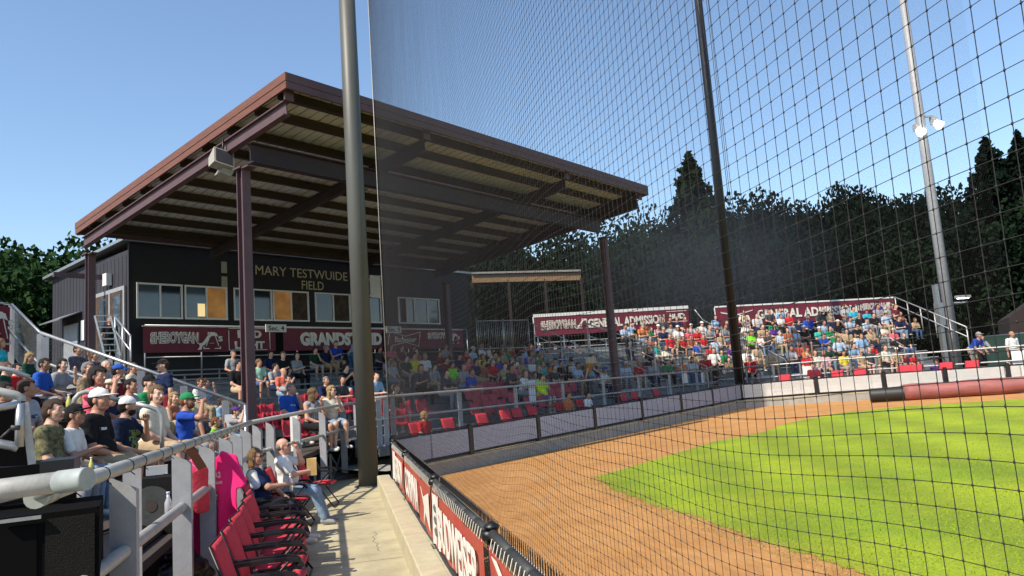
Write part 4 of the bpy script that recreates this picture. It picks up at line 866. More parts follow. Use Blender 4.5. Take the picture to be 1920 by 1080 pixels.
# aisle handrails
def aisle(pxs,P,D,lab,m='alu',r=.025,name='handrail'):
    pts=[on_line(x,y,P,D) for x,y in pxs]; b=MB(); b.tube(pts,r,8); return tag(b.build(name,m),lab,'handrail')
aisle([(1302,580),(1318,600),(1334,608),(1362,621),(1368,627),(1369,638)],Ob+Ub*2.4,Db,'curved white handrail in the aisle between middle and right-hand bleachers')
aisle([(1392,633),(1420,648),(1426,656),(1428,686)],Ob+Ub*.4,Db,'curved white handrail low in the aisle just right of the black net pole')
aisle([(1440,657),(1471,673),(1475,680),(1476,704)],Oc-Uc*.6,Dc,'curved white handrail at the foot of the right-hand bleachers beside grey shirt')
aisle([(1668,633),(1694,648),(1697,660),(1697,668)],Oc+Uc*1.0,Dc,'short white handrail beside empty benches of the right-hand bleachers')
# front platform rail behind the pad fence
def offp(d): # points offset outward from the wall line
    out=[]
    for i,p in enumerate(WP):
        ns=[]
        for j in (i-1,i):
            if 0<=j<len(WP)-1: dd=(WP[j+1]-WP[j])/np.linalg.norm(WP[j+1]-WP[j]); ns.append(np.array([-dd[1],dd[0]]))
        n=sum(ns); n/=np.linalg.norm(n); out.append(p+n*d/max(.6,float(n@ns[0])))
    return out
FR=offp(1.35); FR[0]=FR[0]+(FR[1]-FR[0])*.2
FRz=[1.86,1.88,1.93,1.97,2.0,2.02,2.03]
pipe_rail('front_rail',[(*FR[0],FRz[0]),(*FR[1],FRz[1]),(*(FR[1]*.5+FR[2]*.5),1.90),(*FR[2],1.93)],'long white front rail with flat posts before the main grandstand',1.35,.033,.52,m='alu',np_=13,flat=True)
pipe_rail('front_rail',[(*FR[i],FRz[i]) for i in range(2,7)],'long white front rail with flat posts before the right-hand bleachers',1.35,.033,.52,m='alu',np_=13,flat=True)
b=MB(); F0=offp(.3);F1=offp(3.4)
for i in range(len(WP)-1): b.add([(*F0[i],fz(F0[i][0])+.28),(*F0[i+1],fz(F0[i+1][0])+.28),(*F1[i+1],fz(F0[i+1][0])+.28),(*F1[i],fz(F0[i][0])+.28)],[(0,1,2,3)])
b.build('front_walkway','wallgrey',kind='structure')
# light pole
lp=at_dist(1782,610,46); LB=lp*[1,1,0]; t=empty('light_pole',LB,'tall tapered grey light pole with lit lamps beyond the right-hand bleachers','lamp pole')
b=MB(); b.tube([LB+[0,0,-.3],LB+[0,0,12],LB+[0,0,30]],[.30,.25,.16],16); b.build('shaft','paintgrey',t)
b=MB(); b.beam(LB+[-.62,0,-.3],LB+[-.62,0,5.6],.24,.2); b.box(LB+[-.62,-.05,4.0],(.34,.3,1.2)); b.build('cable_duct','galv',t)
for (x,y),dx in (((1751,228),1.0),((1719,241),-.75)):
    q=on_line(x,y,LB,Dc); a=LB+[0,0,q[2]+.3]; b=MB(); b.beam(a,q+[0,0,.3],.1,.1); b.beam(q+[0,0,.25],q+[0,0,-.15],.3,.3); f=b.build('lamp','paintgrey',t); b=MB(); b.tube([q+[0,-.12,-.12],q+[.05*dx,-.34,-.34]],[.16,.25],12); b.build('lens','lamplit',f)
q=on_line(1808,556,LB,Dc); b=MB(); b.beam(LB+[0,0,q[2]-.3],q-[0,0,.3],.07,.07); b.beam(q-[.5,0,0],q+[.3,0,0],.28,.14); f=b.build('lamp','paintgrey',t); b=MB(); b.box(q-[.1,0,.09],(.6,.2,.03)); b.build('lens','lamplit',f)
# shelter behind, fence and building at the right
cS=at_dist(985,520,40); zt=cS[2]; t=empty('picnic_shelter',cS*[1,1,0],'brown wooden open shelter with flat roof seen past the canopy','shelter'); A=on_line(884,513,cS,dirv(100)); B=on_line(1088,508,cS,dirv(100)); dd=(B-A)/np.linalg.norm(B-A); nn_=np.array([-dd[1],dd[0],0])
b=MB(); b.beam((A+B)/2+nn_*2-dd*np.linalg.norm(B-A)/2,(A+B)/2+nn_*2+dd*np.linalg.norm(B-A)/2,4.4,.1); b.build('roof','rooftop',t)
b=MB(); b.beam(A-[0,0,.3],B-[0,0,.3],.12,.42); b.build('fascia','wood',t)
for k in range(4):
    b=MB(); p=A+(B-A)*k/3; b.beam(p-[0,0,zt],p-[0,0,.4],.12,.12); b.build('post','brownwall',t)
A=at_dist(1832,590,38); B=at_dist(1990,590,35); b=MB(); b.beam((A[0],A[1],1.1),(B[0],B[1],1.1),.05,2.8); o=tag(b.build('windscreen_fence','screen'),'dark green windscreen fence at the far right behind the rail','fence'); b=MB(); b.tube([(A[0],A[1],2.52),(B[0],B[1],2.52)],.03,6); b.build('top_rail','galv',o)
A=at_dist(1893,610,39.5); B=at_dist(2060,610,38); b=MB(); b.add([(A[0],A[1],-.2),(B[0],B[1],-.2),(B[0],B[1],7.0),(A[0]+.9,A[1],5.0),(A[0],A[1],4.2)],[(0,1,2,3,4)]); c=(np.array([A[0],A[1],0])+[1,4,0]); b=MB(); b.poly([(A[0],A[1],-.2),(B[0],B[1],-.2),(B[0],B[1],5.2),(A[0],A[1],3.3)],5,(.66,.75,0)); tag(b.build('shed','brownwall'),'dark brown shed wall at the right edge behind the green fence','shed')

# ---------------------------------------------------------------- left stand: rails, chain link, walkway railing
sL=SEC['L']; Ol=X3(sL['O']); Dl,Ul=X3(sL['D']),X3(sL['U'])
A=Ol+Dl*6.65; r0=on_line(460,759,A,Ul); r1=on_line(76,624,A,Ul); r2=on_line(-30,612,Ol+Ul*5.3,Dl) 
t=empty('stand_rail',r0,'sloping galvanised rail with chain-link mesh down the far side of the left stand','railing')
b=MB(); b.tube([r0,r1],.034,10); b.tube([r0-[0,0,.55],r1-[0,0,.55]],.028,8); b.tube([r0+[0,0,.0],r0-[0,0,1.75]],.036,10); b.build('rail','galv',t)
for px in (85,205,265,290,345,422): q=on_line(px,700,A,Ul); u=(q[0]-r0[0])/(r1[0]-r0[0]); z=r0[2]+(r1[2]-r0[2])*u; b=MB(); b.box((q[0],q[1]-.03,z-.62),(.13,.02,1.14),R_(20)); b.build('post','paintgrey',t)
ch=chain(r0-[0,0,1.0],r1-[0,0,1.0],.98,'galv',.065,.0026,t)
me=ch.data; n=len(me.vertices); P=np.zeros(n*3); me.vertices.foreach_get('co',P); P=P.reshape(-1,3); u=(P[:,0]-r0[0])/(r1[0]-r0[0]); P[:,2]+=0; me.vertices.foreach_set('co',P.ravel()) 
b=MB(); q=r0+(r1-r0)*.22-[0,0,.42]; b.box(q+[0,-.05,0],(.22,.015,.3),R_(10)); tag(b.build('wire_sign','letterbeige'),'small tan notice wired to the chain-link side rail','sign')
b=MB(); q=r0+(r1-r0)*.05-[0,0,.38]; b.box(q+[0,-.05,0],(.38,.015,.27),R_(10)); tag(b.build('notice_sheet','white'),'white notice sheet on the lower end of the chain-link side rail','sign')
# landing behind the top of the left stand
l0=r1; l1=at_dist(22,571,19.6); l2=at_dist(-60,561,18.7); t=empty('landing_fence',l0,'grey landing fence with chain-link at the top left behind the stand','fence')
b=MB(); b.tube([l0,l1,l2],.03,8); b.tube([l0-[0,0,.62],l1-[0,0,.62],l2-[0,0,.62]],.024,8); b.build('rail','galv',t)
for q in(l0,l1,l2): b=MB(); b.box(q-[0,0,.75],(.12,.03,1.45),R_(10)); b.build('post','paintgrey',t)
chain(l1-[0,0,1.1],l0-[0,0,1.1],1.05,'galv',.07,.0022,t); 
bq=at_dist(-38,570,18.2); b2=at_dist(18,574,18.9); rt=b2-bq; Lr=np.linalg.norm(rt); rt/=Lr; b=MB(); b.beam((bq+b2)/2-[0,0,.95],(bq+b2)/2,Lr,.02,upv=np.cross(rt,Z3)); o=tag(b.build('banner','maroon'),'maroon banner with white plumed letter at the left edge of the photo','banner'); emblem(b2-rt*.32-[0,0,.48]-np.array([0,.05,0]),rt,Z3,.62,o)
b=MB()
q0=at_dist(178,592,18.6)
for k in range(7): p=q0+[.03*k,0,-.13*k]; b.beam(p,p+[.28,.12,-.0],.03,.025)
b.beam(q0,q0+[.2,0,-.9],.04,.04); b.beam(q0+[.28,.12,0],q0+[.48,.12,-.9],.04,.04); tag(b.build('stair_flight','galv'),'short open metal stair flight beside the press box door','stairs')
pipe_rail('stair_rail',[at_dist(216,594,21.0),at_dist(245,630,19.6)],'small blue-grey stair handrail below the press box side door',.9,.025,.35,np_=3,m='galv')
# walkway rail: top pipe, mid pipe, slanted flat posts
R0=np.array([-1.30,3.75,1.655]); R1=np.array([-1.45,12.8,1.66]); R2=np.array([.45,20.5,1.78])
t=empty('walkway_rail',R0,'grey pipe railing with flat slanted-top posts along the left side of the walk','railing')
b=MB(); pts=[R0+(R1-R0)*k/6 for k in range(7)]; 
b.tube(pts,.040,14); b.tube([R0-[0,.03,0],R0+[0,.09,0]],.045,14); b.build('rail','pvc',t)
b=MB(); b.tube([R1,R1*.5+R2*.5+[0,0,.01],R2,R2+[.03,.02,-.05],R2-[-.03,0,.9]],.038,10); b.tube([R1-[0,0,.5],R2-[0,0,.62]],.032,10); b.build('rail','pvc',t)
b=MB(); m0=R0+[0,.5,-.5]; b.tube([m0-[0,1.2,0],m0,R1-[0,0,.5]],.040,12); b.build('rail','pvc',t)
for k in range(16):
    p=R0+(R1-R0)*(.04+.05*k+.004*((k*7)%5)); b=MB(); b.tube([p-[0,.006,0],p+[0,.006,0]],.0435,12); b.tube([p+[.02,0,-.035],p+[.045,.01,-.06]],.003,4); b.build('zip_tie','blackmetal',t)
def slat(x,y,w=.15,zt=1.60,rz=0.,z0=0.0):
    b=MB(); c,s=math.cos(rz),math.sin(rz); R=lambda u,v,z:(x+u*c-v*s,y+u*s+v*c,z)
    P=[R(-w/2,0,z0),R(w/2,0,z0),R(w/2,0,zt-.075),R(-w/2,0,zt)]; n=np.array([-s,c,0]); b.poly(P,.012,n); P=[R(w/2,.012,z0),R(w/2,.07,z0),R(w/2,.07,zt-.09),R(w/2,.012,zt-.075)]; b.poly(P,.01,(-c,-s,0)); b.build('post','paintgrey',t)
for px in(230,340,388,424,444,462): q=on_line(px,900,R0,R1-R0); slat(q[0],q[1])
q=on_line(231,900,R0+[-.10,0,0],R1-R0); b=MB(); b.box((q[0]-.02,q[1]+.30,.80),(.12,.012,1.58)); b.build('post','paintgrey',t)
for px in(482,507,557,606,645,671): q=on_line(px,850,R1,R2-R1); u=(q[1]-R1[1])/(R2[1]-R1[1]); slat(q[0],q[1],.14,R1[2]+(R2[2]-R1[2])*u-.05,R_(-16))
for px in(553,630): q=on_line(px,850,R1+[-.5,.3,0],R2-R1); u=(q[1]-R1[1])/(R2[1]-R1[1]); b=MB(); b.box((q[0],q[1],1.25),(.16,.02,.75),R_(-10)); tag(b.build('notice_board','white'),'pale blank board hanging behind the walkway rail '+('by the sitting man' if px==553 else 'near its far end'),'sign')
# near corner: padded pipe to the left, loudspeaker cabinet, mixer case, frame
q0=at_z(-60,925,1.62)*[1,1,1]; q1=at_z(118,903,1.655); sc_=.78; 
def near(p,k=sc_): return np.array([0,0,H])+(np.array(p)-[0,0,H])*k
qa,qb=near(q0),near(q1)
t=empty('corner_pipe',qb,'thick cream pipe with grey clamp ends above the black cabinet at bottom left','pipe')
b=MB(); b.tube([qa+(qa-qb)*1.2,qb],.043,16); b.build('pipe','pvc',t); b=MB(); dq=(qb-qa)/np.linalg.norm(qb-qa); b.tube([qb-dq*.02,qb+dq*.10,qb+dq*.115],[.046,.046,.046],16); b.tube([R0-[0,.02,0],R0+[0,-.07,0],R0-[0,.09,0]],[.048,.048,.048],16); b.build('clamp','pvcgrey',t)
b=MB(); b.tube([qb+dq*.1,R0-[0,.08,0]],.014,8); b.build('bolt','galv',t); 
t=empty('speaker_cabinet',(-1.75,3.6,0),'large black loudspeaker cabinet with grille standing under the cream pipe','loudspeaker')
cz=1.50; b=MB(); A0=at_z(186,905,1.5)*1.; ca=near(at_z(186,905,1.55),.80)
cx,cy=ca[0],ca[1]; rz=R_(14); ux=np.array([math.cos(rz),math.sin(rz),0]); uy=np.array([-math.sin(rz),math.cos(rz),0])
c0=np.array([cx,cy,0]); 
def cbox(b,u0,u1,v0,v1,za,zb_,mi=0): P=[c0+ux*u+uy*v+[0,0,z] for z in(za,zb_) for u,v in((u0,v0),(u1,v0),(u1,v1),(u0,v1))]; b.add(P,[(3,2,1,0),(4,5,6,7),(0,1,5,4),(1,2,6,5),(2,3,7,6),(3,0,4,7)],mi)
cbox(b,-1.15,0,.0,.6,.35,1.52); b.build('cabinet','flatblack',t); b=MB(); cbox(b,-.235,-.02,-.012,-.002,.38,1.49); b.build('grille','speaker',t)
b=MB(); cbox(b,-1.1,-.27,-.008,-.002,.38,1.47); b.build('front_panel','flatblack',t); b=MB(); 
for u in(-.30,-1.08): cbox(b,u,u+.03,-.02,-.008,.5,1.2)
cbox(b,-1.05,-.30,-.022,-.009,1.17,1.21); b.build('trim','blackmetal',t)
b=MB(); cbox(b,-.42,-.25,-.04,-.012,1.50,1.515); b.build('bracket','galv',t); text('••• •••',.13,.014,c0+ux*-.12+[0,0,1.16]-uy*.014,ux,Z3,'bannerwhite',parent=t,name='badge')
pq=near(at_z(20,895,1.66),.9); t=empty('mixer_case',pq,'black sound mixer case with pale top strip above the bottom-left cabinet','mixer')
b=MB(); b.box(pq+[-.10,.28,-.02],(.62,.45,.14),R_(12)); b.build('case','flatblack',t); b=MB(); b.box(pq+[-.24,.2,.055],(.5,.12,.012),R_(12)); b.build('top_strip','white',t); b=MB(); b.box(pq+[.17,.2,.0],(.16,.3,.13),R_(12)); b.build('end_cheek','blackmetal',t)
for k in range(8): b=MB(); p=pq+[-.36+.065*k,.045+.014*k,-.02]; b.tube([p,p-[0,.02,0]],.008,6); b.build('knob','galv',t)
fd=3.9; f=lambda x,y,d=fd: at_dist(x,y,d)
t=empty('frame_panel',f(30,790),'black panel in a grey metal pipe frame at the left edge','frame')
b=MB(); b.poly([f(-90,760,4.0),f(46,752,4.0),f(58,872,4.0),f(-90,880,4.0)],.01,(0,1,0)); b.build('panel','flatblack',t)
b=MB(); b.tube([f(-60,775),f(40,757)],.016,8); b.tube([f(38,757),f(36,838)],.019,8); b.tube([f(-40,825),f(22,836),f(34,840)],.019,8); b.beam(f(46,755,3.95),f(60,870,3.95),.05,.03); b.build('frame','galv',t)
b=MB(); b.tube([f(20,802,3.86),f(38,802,3.86)],.012,6); b.tube([f(0,822,3.86),f(20,804,3.86)],.005,5); b.build('latch','blackpipe',t)
b=MB(); g_=8.7; b.tube([at_dist(-60,722,g_-.4),at_dist(30,741,g_-.4),at_dist(40,746,g_-.4),at_dist(42,762,g_-.4)],.04,10); tag(b.build('handrail','pvc'),'thick grey handrail end with elbow at the left edge by the smiling woman','handrail')
b=MB(); b.tube([at_dist(-40,682,10.6),at_dist(20,694,10.6),at_dist(56,707,10.6)],.028,8); tag(b.build('handrail','alu'),'thin white handrail at the left edge above the smiling woman','handrail')
b=MB(); b.tube([at_dist(x,y,11.0) for x,y in ((138,760),(140,748),(148,739),(160,735),(175,736),(228,752))],.030,10); tag(b.build('handrail','pvc'),'curved pale handrail in front of the pink shirt woman','handrail')
b=MB(); b.tube([at_dist(x,y,10.6) for x,y in ((255,757),(280,763),(294,768),(302,778),(304,795),(304,850))],.028,10); tag(b.build('handrail','alu'),'curved white handrail loop by the white polo shirt','handrail')
# platform under the left stand and beyond
b=MB(); P=[(-1.6,2.4,.78),(-1.62,12.6,.78),(-6.5,13.4,.78),(-6.3,2.4,.78)]; b.add(P+[(x,y,.70) for x,y,z in P],[(3,2,1,0)[::-1],(4,5,6,7)[::-1],(0,1,5,4)[::-1],(1,2,6,5)[::-1],(2,3,7,6)[::-1],(3,0,4,7)[::-1]]); b.build('stand_platform','carpet',kind='structure')
b=MB(); P=[(-1.6,12.8,.72),(.30,20.6,.95),(-1.2,23.5,1.0),(-4.5,15.5,.8)]; b.add(P+[(x,y,z-.1) for x,y,z in P],[(0,1,2,3),(7,6,5,4),(4,5,1,0),(5,6,2,1),(6,7,3,2),(7,4,0,3)]); b.build('ramp_floor','carpet',kind='structure')
t=empty('platform_frame',(-1.7,8,0),'black steel underframe below the left stand and ramp','frame')
for k in range(7): y=4+k*1.5; b=MB(); b.beam((-1.75,y,-.2),(-1.75,y,.7),.06,.06); b.beam((-1.75,y,.05),(-1.75,y+1.4,.66),.035,.035); b.build('post','benchgrey',t)
for k in range(7): u=k/6; p=np.array([-1.55,12.9,0])*(1-u)+np.array([.32,20.6,0])*u; p2=np.array([-1.55,12.9,0])*(1-(u+.14))+np.array([.32,20.6,0])*(u+.14); b=MB(); b.beam(p,p+[0,0,.66],.05,.05); b.beam(p,p2+[0,0,.66],.03,.03); b.beam(p+[0,0,.66],p2,.03,.03); b.build('post','benchgrey',t)
t2_=empty('equipment_case',(-2,7,.3),'long black equipment case under the floor monitor behind the rail','case')
b=MB(); b.box((-2.0,6.9,.55),(.5,2.6,.5)); b.build('box','flatblack',t2_); b=MB(); b.box((-2.0,6.9,.815),(.54,2.64,.03)); b.build('lid','blackmetal',t2_)
b=MB(); b.beam((-3.2,3,.3),(-3.2,13,.3),.04,.8); b.build('underfloor_dark','bag',t)  # black sheet added to stand in for the dark below the platform
# monitor wedge, rubbish bags, bottles on the platform
q=on_line(285,915,R0+[-.45,0,0],R1-R0); t=empty('monitor_speaker',(q[0],q[1],.8),'black floor monitor with round woofer behind the walkway rail','loudspeaker')
b=MB(); c=np.array([q[0]-.02,q[1]+.25,0]); P=[c+[-.33,-.2,.79],c+[.30,-.2,.79],c+[.30,.2,.79],c+[-.33,.2,.79],c+[-.33,-.16,1.32],c+[.30,-.16,1.32],c+[.30,.14,1.32],c+[-.33,.14,1.32]]; b.add(P,[(3,2,1,0),(4,5,6,7),(0,1,5,4),(1,2,6,5),(2,3,7,6),(3,0,4,7)]); b.build('cabinet','speaker',t)
b=MB(); cc=c+[0,-.19,1.06]; b.tube([cc,cc-[0,.006,0]],.19,28); b.build('woofer','blackpipe',t); b=MB(); b.tube([cc-[0,.007,0],cc-[0,.012,0]],.055,16); b.build('dust_cap','carpet',t)
q=on_line(285,860,R0+[-.5,0,0],R1-R0); b=MB(); b.box((q[0],q[1]+.2,1.37),(.2,.14,.085),.2); tag(b.build('plastic_tray','plastic'),'clear plastic food box on top of the black floor monitor','box')
def lump(name,c,s,m,lab,cat,seed):
    r=np.random.default_rng(seed); pr=[('e',tuple(np.array(c)+r.normal(0,1,3)*np.array(s)*.45+[0,0,s[2]*.5]),tuple(np.array(s)*r.uniform(.35,.7)),None) for _ in range(9)]
    P,Q=field(pr,.016,.03,fold=.008); return obj(name,to_mesh(name,P,Q,[M[m]]),label=lab,cat=cat)
q=on_line(285,1010,R0+[-.35,0,0],R1-R0); lump('rubbish_bag',(q[0]-.0,q[1]+.7,.25),(.35,.35,.22),'bag','shiny black rubbish bag under the rail behind the nearest posts','bag',2); lump('rubbish_bag',(q[0]+.02,q[1]+.0,.2),(.3,.3,.16),'bag','black plastic sack lying lower than the shiny bag at bottom left','bag',4)
def bottle(p,m,lab,r=.03,h=.2,cap='white',cat='bottle'):
    p=np.array(p); b=MB(); b.tube([p,p+[0,0,h*.62],p+[0,0,h*.8],p+[0,0,h*.95]],[r,r,r*.45,r*.4],12); o=tag(b.build('bottle',m),lab,cat); b=MB(); b.tube([p+[0,0,h*.95],p+[0,0,h*1.03]],r*.48,10); b.build('cap',cap,o)
q=at_dist(171,872,8.3); bottle(q-[0,0,.09],'yellow','yellow bottle held over the rail by the boy in the white shirt',.022,.16); q=at_dist(129,760,11.6); bottle(q-[0,0,.1],'yellow','clear and yellow drink bottle standing between the rows',.035,.24)
q=on_line(322,940,R0+[-.2,0,0],R1-R0); bottle((q[0]-.03,q[1],.98),'plastic','water bottle standing beside the black floor monitor',.033,.24,'padblue')
# pink T-shirt on a hanger
def tshirt(px,pz,w,h,rz,m,lab):
    c=np.array(px); ux=np.array([math.cos(rz),math.sin(rz),0]); uy=np.array([-math.sin(rz),math.cos(rz),0])
    pr=[]; L=lambda u,v,z:tuple(c+ux*u+uy*v+[0,0,z])
    pr=[('c',L(-w*.30,0,-.10),L(-w*.28,0,-h+.06),.055,.06),('c',L(w*.34,0,-.12),L(w*.32,0,-h+.06),.06,.065),('c',L(-.1,0,-.10),L(-.1,.02,-h+.05),.06,.065),('c',L(.1,0,-.10),L(.1,-.01,-h+.05),.06,.065),
        ('c',L(-.08,0,-.06),L(-w*.40,0,-.12),.035,.035),('c',L(.08,0,-.06),L(w*.40,0,-.12),.035,.035),('c',L(0,0,-.15),L(0,0,-.3),.14,.14),('c',L(-w*.40,0,-.12),L(-w*.60,.0,-.36),.035,.06),('c',L(w*.40,0,-.12),L(w*.52,0,-.36),.035,.06)]
    def cut(X,Y,Z):
        u=(X-c[0])*ux[0]+(Y-c[1])*ux[1]; v=(X-c[0])*uy[0]+(Y-c[1])*uy[1]; z=Z-c[2]
        v2=v+.022*np.sin(u*24+1)*np.clip(-z*1.6,0,1)+.012*np.sin(z*13+u*9); slab=np.abs(v2)-.016
        neck=np.sqrt(u**2+(z+.015)**2)-.075; return np.maximum(np.maximum(slab,-neck),-(z+h)+.0*u)
    P,Q=field(pr,.011,.03,cut=cut); o=obj('t_shirt',to_mesh('t_shirt',P,Q,[M[m]]),label=lab,cat='T-shirt')
    b=MB(); b.tube([L(-w*.36,0,-.10),L(0,0,-.015),L(w*.36,0,-.10)],.006,6); b.tube([L(0,0,-.015),L(0,0,.05),L(.02,0,.08),L(.0,0,.11)],.004,6); b.build('hanger','white',o); return o,L,ux,uy
o,L,ux,uy=tshirt((-1.33,8.42,1.53),0,.52,1.06,R_(-8),'pink','long bright pink T-shirt on a hanger hung from the walkway rail')
rr=ux
text('A2',.07,.06,L(.05,-.05,-.26),ux,Z3,'bannerwhite',.02,parent=o,name='print'); text('2 CHAIRS',.10,.03,L(.05,-.05,-.34),ux,Z3,'bannerwhite',.01,parent=o,name='print')
q=on_line(364,900,R0+[-.10,0,0],R1-R0); o2,L2,_,_=tshirt((q[0],q[1]-.12,1.44),0,.20,.50,R_(25),'redcanvas','red shirt hanging behind the pink T-shirt on the rail')
b=MB(); q=on_line(365,850,R0+[.0,0,0],R1-R0); b.beam(q*[1,1,0]+[-.05,0,1.62],q*[1,1,0]+[.05,.10,1.40],.08,.01,upv=(0,-1,.2)); tag(b.build('ribbon','copper'),'rust brown ribbon tied to the walkway rail beside the pink T-shirt','ribbon')
# ---------------------------------------------------------------- folding stadium chairs
def make_chair(lab):
    """local: seat centre above origin, faces +x"""
    t=empty('folding_chair',(0,0,0),lab,'chair',local=True)
    def cush(c,sz,R,name):
        P,Q=field([('e',(0,0,0),(9,9,9),None)],1,.1) if False else (None,None)
        b=MB(); vs=[];n=8
        for sgn in(-1,1):
            for i in range(n+1):
                for j in range(n+1):
                    u,v=i/n*2-1,j/n*2-1; th=sz[2]*(1-abs(u)**4*.5)*(1-abs(v)**4*.5); vs.append(np.array(c)+R@np.array([u*sz[0]/2,v*sz[1]/2,sgn*th/2]))
        N1=(n+1)**2; fs=[]
        for i in range(n):
            for j in range(n): a=i*(n+1)+j; fs+=[(a,a+n+1,a+n+2,a+1)[::-1],(N1+a,N1+a+n+1,N1+a+n+2,N1+a+1)]
        for i in range(n):
            for a,c_ in ((i*(n+1),(i+1)*(n+1)),((i+1)*(n+1)+n,i*(n+1)+n),(i+1,i),(n*(n+1)+i,n*(n+1)+i+1)): fs.append((a,c_,N1+c_,N1+a))
        b.add(vs,fs,0,True); return b.build(name,'redcanvas',t)
    I=np.eye(3); th=R_(-17); Rb=np.array([[math.cos(th),0,math.sin(th)],[0,1,0],[-math.sin(th),0,math.cos(th)]])
    cush((.0,0,.43),(.46,.48,.07),I,'seat'); 
    Rv=Rb@np.array([[0,0,1.],[0,1,0],[-1,0,0]]); cush((-.335,0,.69),(.50,.46,.065),Rv,'backrest')
    for s in(-1,1):
        y=s*.265
        b=MB(); b.tube([(.26,y*.95,.02),(.02,y*.95,.36),(-.24,y*.95,.44),(-.42,y*.95,.93)],.013,7); b.tube([(-.38,y,.02),(-.05,y,.40),(.20,y,.64)],.013,7); b.tube([(.22,y*.95,.43),(-.24,y*.95,.44)],.012,7); b.build('leg','blackmetal',t)
        b=MB(); P=[(-.34,y,.665),(-.1,y,.675),(.12,y,.67),(.2,y,.655),(.235,y,.60)]
        for a,c in zip(P[:-1],P[1:]): b.beam(a,c,.055,.03)
        b.build('armrest','blackmetal',t)
    b=MB(); b.tube([(.26,-.25,.02),(.26,.25,.02)],.012,7); b.tube([(-.38,-.265,.02),(-.38,.265,.02)],.012,7); b.tube([(-.42,-.25,.925),(-.42,.25,.925)],.012,7); b.build('crossbar','blackmetal',t)
    return t
NCH=[(-.60,6.45),(-.61,7.10),(-.63,7.75),(-.65,8.40),(-.68,9.05),(-.74,9.70),(-.84,10.30)]
ordn=['nearest','second nearest','third nearest','fourth nearest','fifth nearest','sixth nearest','seventh nearest']
ch0=make_chair('empty red folding chair with black arms, nearest of the row by the rail'); ch0.location=(*NCH[0],0)
chairs=[ch0]
for i in range(1,7): c=dup(ch0,(*NCH[i],0),R_(rnd.uniform(-4,4)),'empty red folding chair, '+ordn[i]+' of the row along the walkway rail'); c['group']='red folding chairs along the walkway rail'; chairs.append(c)
ch0['group']='red folding chairs along the walkway rail'
dup(ch0,(-.98,11.12,0),R_(-8),'red folding chair under the woman in the navy and white jersey'); dup(ch0,(-.78,12.55,0),R_(-6),'red folding chair under the balding man in the white shirt')
dup(ch0,(-.42,14.35,0),R_(-10),'empty red folding chair standing alone beyond the sitting man')
# front row chairs behind the pad fence
FC=[(845,'at the left end of the pad fence under the blond child'),(905,'second on the left behind the blue pads'),(968,'behind the blue pads below the pale cabinet'),(1012,'left of a pair behind the blue pads'),(1034,'darker, right of a pair behind the blue pads'),(1062,'behind the blue pads just right of the pair'),(1115,'behind the blue pads under the orange shirt'),(1152,'behind the blue pads beside the child in white'),
 (1232,'left of the pair below the stair frame'),(1252,'right of the pair below the stair frame'),(1292,'alone behind the blue pads left of the black pole'),(1482,'behind the white pads left of the red shirt boy'),(1532,'behind the white pads under the red shirt boy'),(1576,'behind the white pads right of the red shirt boy'),(1621,'behind the white pads below the tan shirt man'),(1690,'left of a pair above the corrugated pipe'),(1712,'right of a pair above the corrugated pipe'),(1771,'behind the white pads above the rolled tarp'),(1822,'below the leaning man in blue')]
FRONT={}
for px,w in FC:
    q,i=wpt(px); d=WP[i+1]-WP[i]; d/=np.linalg.norm(d); n=np.array([-d[1],d[0]]); p=q+n*.85; z=fz(p[0])+.30
    face=math.atan2(-n[1],-n[0]); c=dup(ch0,(p[0],p[1],z-.02),face,'red folding chair '+w,group='red chairs behind the pad fence'); FRONT[px]=(p,z,face)
# red plastic stand seats in the lower grandstand rows
def make_seat(lab):
    t=empty('stadium_seat',(0,0,0),lab,'seat',local=True); b=MB()
    vs=[];n=6;prof=[(.20,.0),(.18,.035),(.0,.0),(-.17,.02),(-.22,.10),(-.25,.25),(-.27,.38)]
    for k,(x,z) in enumerate(prof):
        for j in range(n+1): v=j/n*2-1; w=.215*(1-.10*(k==len(prof)-1)); vs.append((x+.03*abs(v)**3*(k>3),v*w,z+.04*abs(v)**4))
    for k,(x,z) in enumerate(prof):
        for j in range(n+1): v=j/n*2-1; w=.215*(1-.10*(k==len(prof)-1)); vs.append((x+.03*abs(v)**3*(k>3)-(.02 if k>3 else 0),v*w,z+.04*abs(v)**4-(.02 if k<=3 else 0)))
    N1=len(prof)*(n+1); fs=[]; cut=3
    def part(k0,k1,name):
        b=MB(); f=[]
        for k in range(k0,k1):
            for j in range(n): a=k*(n+1)+j; f+=[(a,a+1,a+n+2,a+n+1),(N1+a,N1+a+n+1,N1+a+n+2,N1+a+1)]
        for k in range(k0,k1):
            for a,c in ((k*(n+1),(k+1)*(n+1)),((k+1)*(n+1)+n,k*(n+1)+n)): f.append((a,c,N1+c,N1+a))
        for j in range(n):
            a=k0*(n+1)+j; f.append((a+1,a,N1+a,N1+a+1)); a=k1*(n+1)+j; f.append((a,a+1,N1+a+1,N1+a))
        b.add(vs,f,0,True); b.build(name,'redseat',t)
    part(0,3,'seat'); part(3,6,'backrest'); b=MB(); b.beam((-.05,0,-.42),(-.05,0,-.02),.05,.05); b.beam((-.15,0,-.42),(.1,0,-.42),.25,.02); b.build('bracket','benchgrey',t); return t
sG=SEC['G']; Og=X3(sG['O']); seatface=math.atan2(-S_[1],-S_[0])
def gpos(k,e_): q=Og+X3(sG['D'])*e_+X3(sG['U'])*sG['pitch']*k; return q, sG['seat0']+sG['rise']*k
SEATS=[]
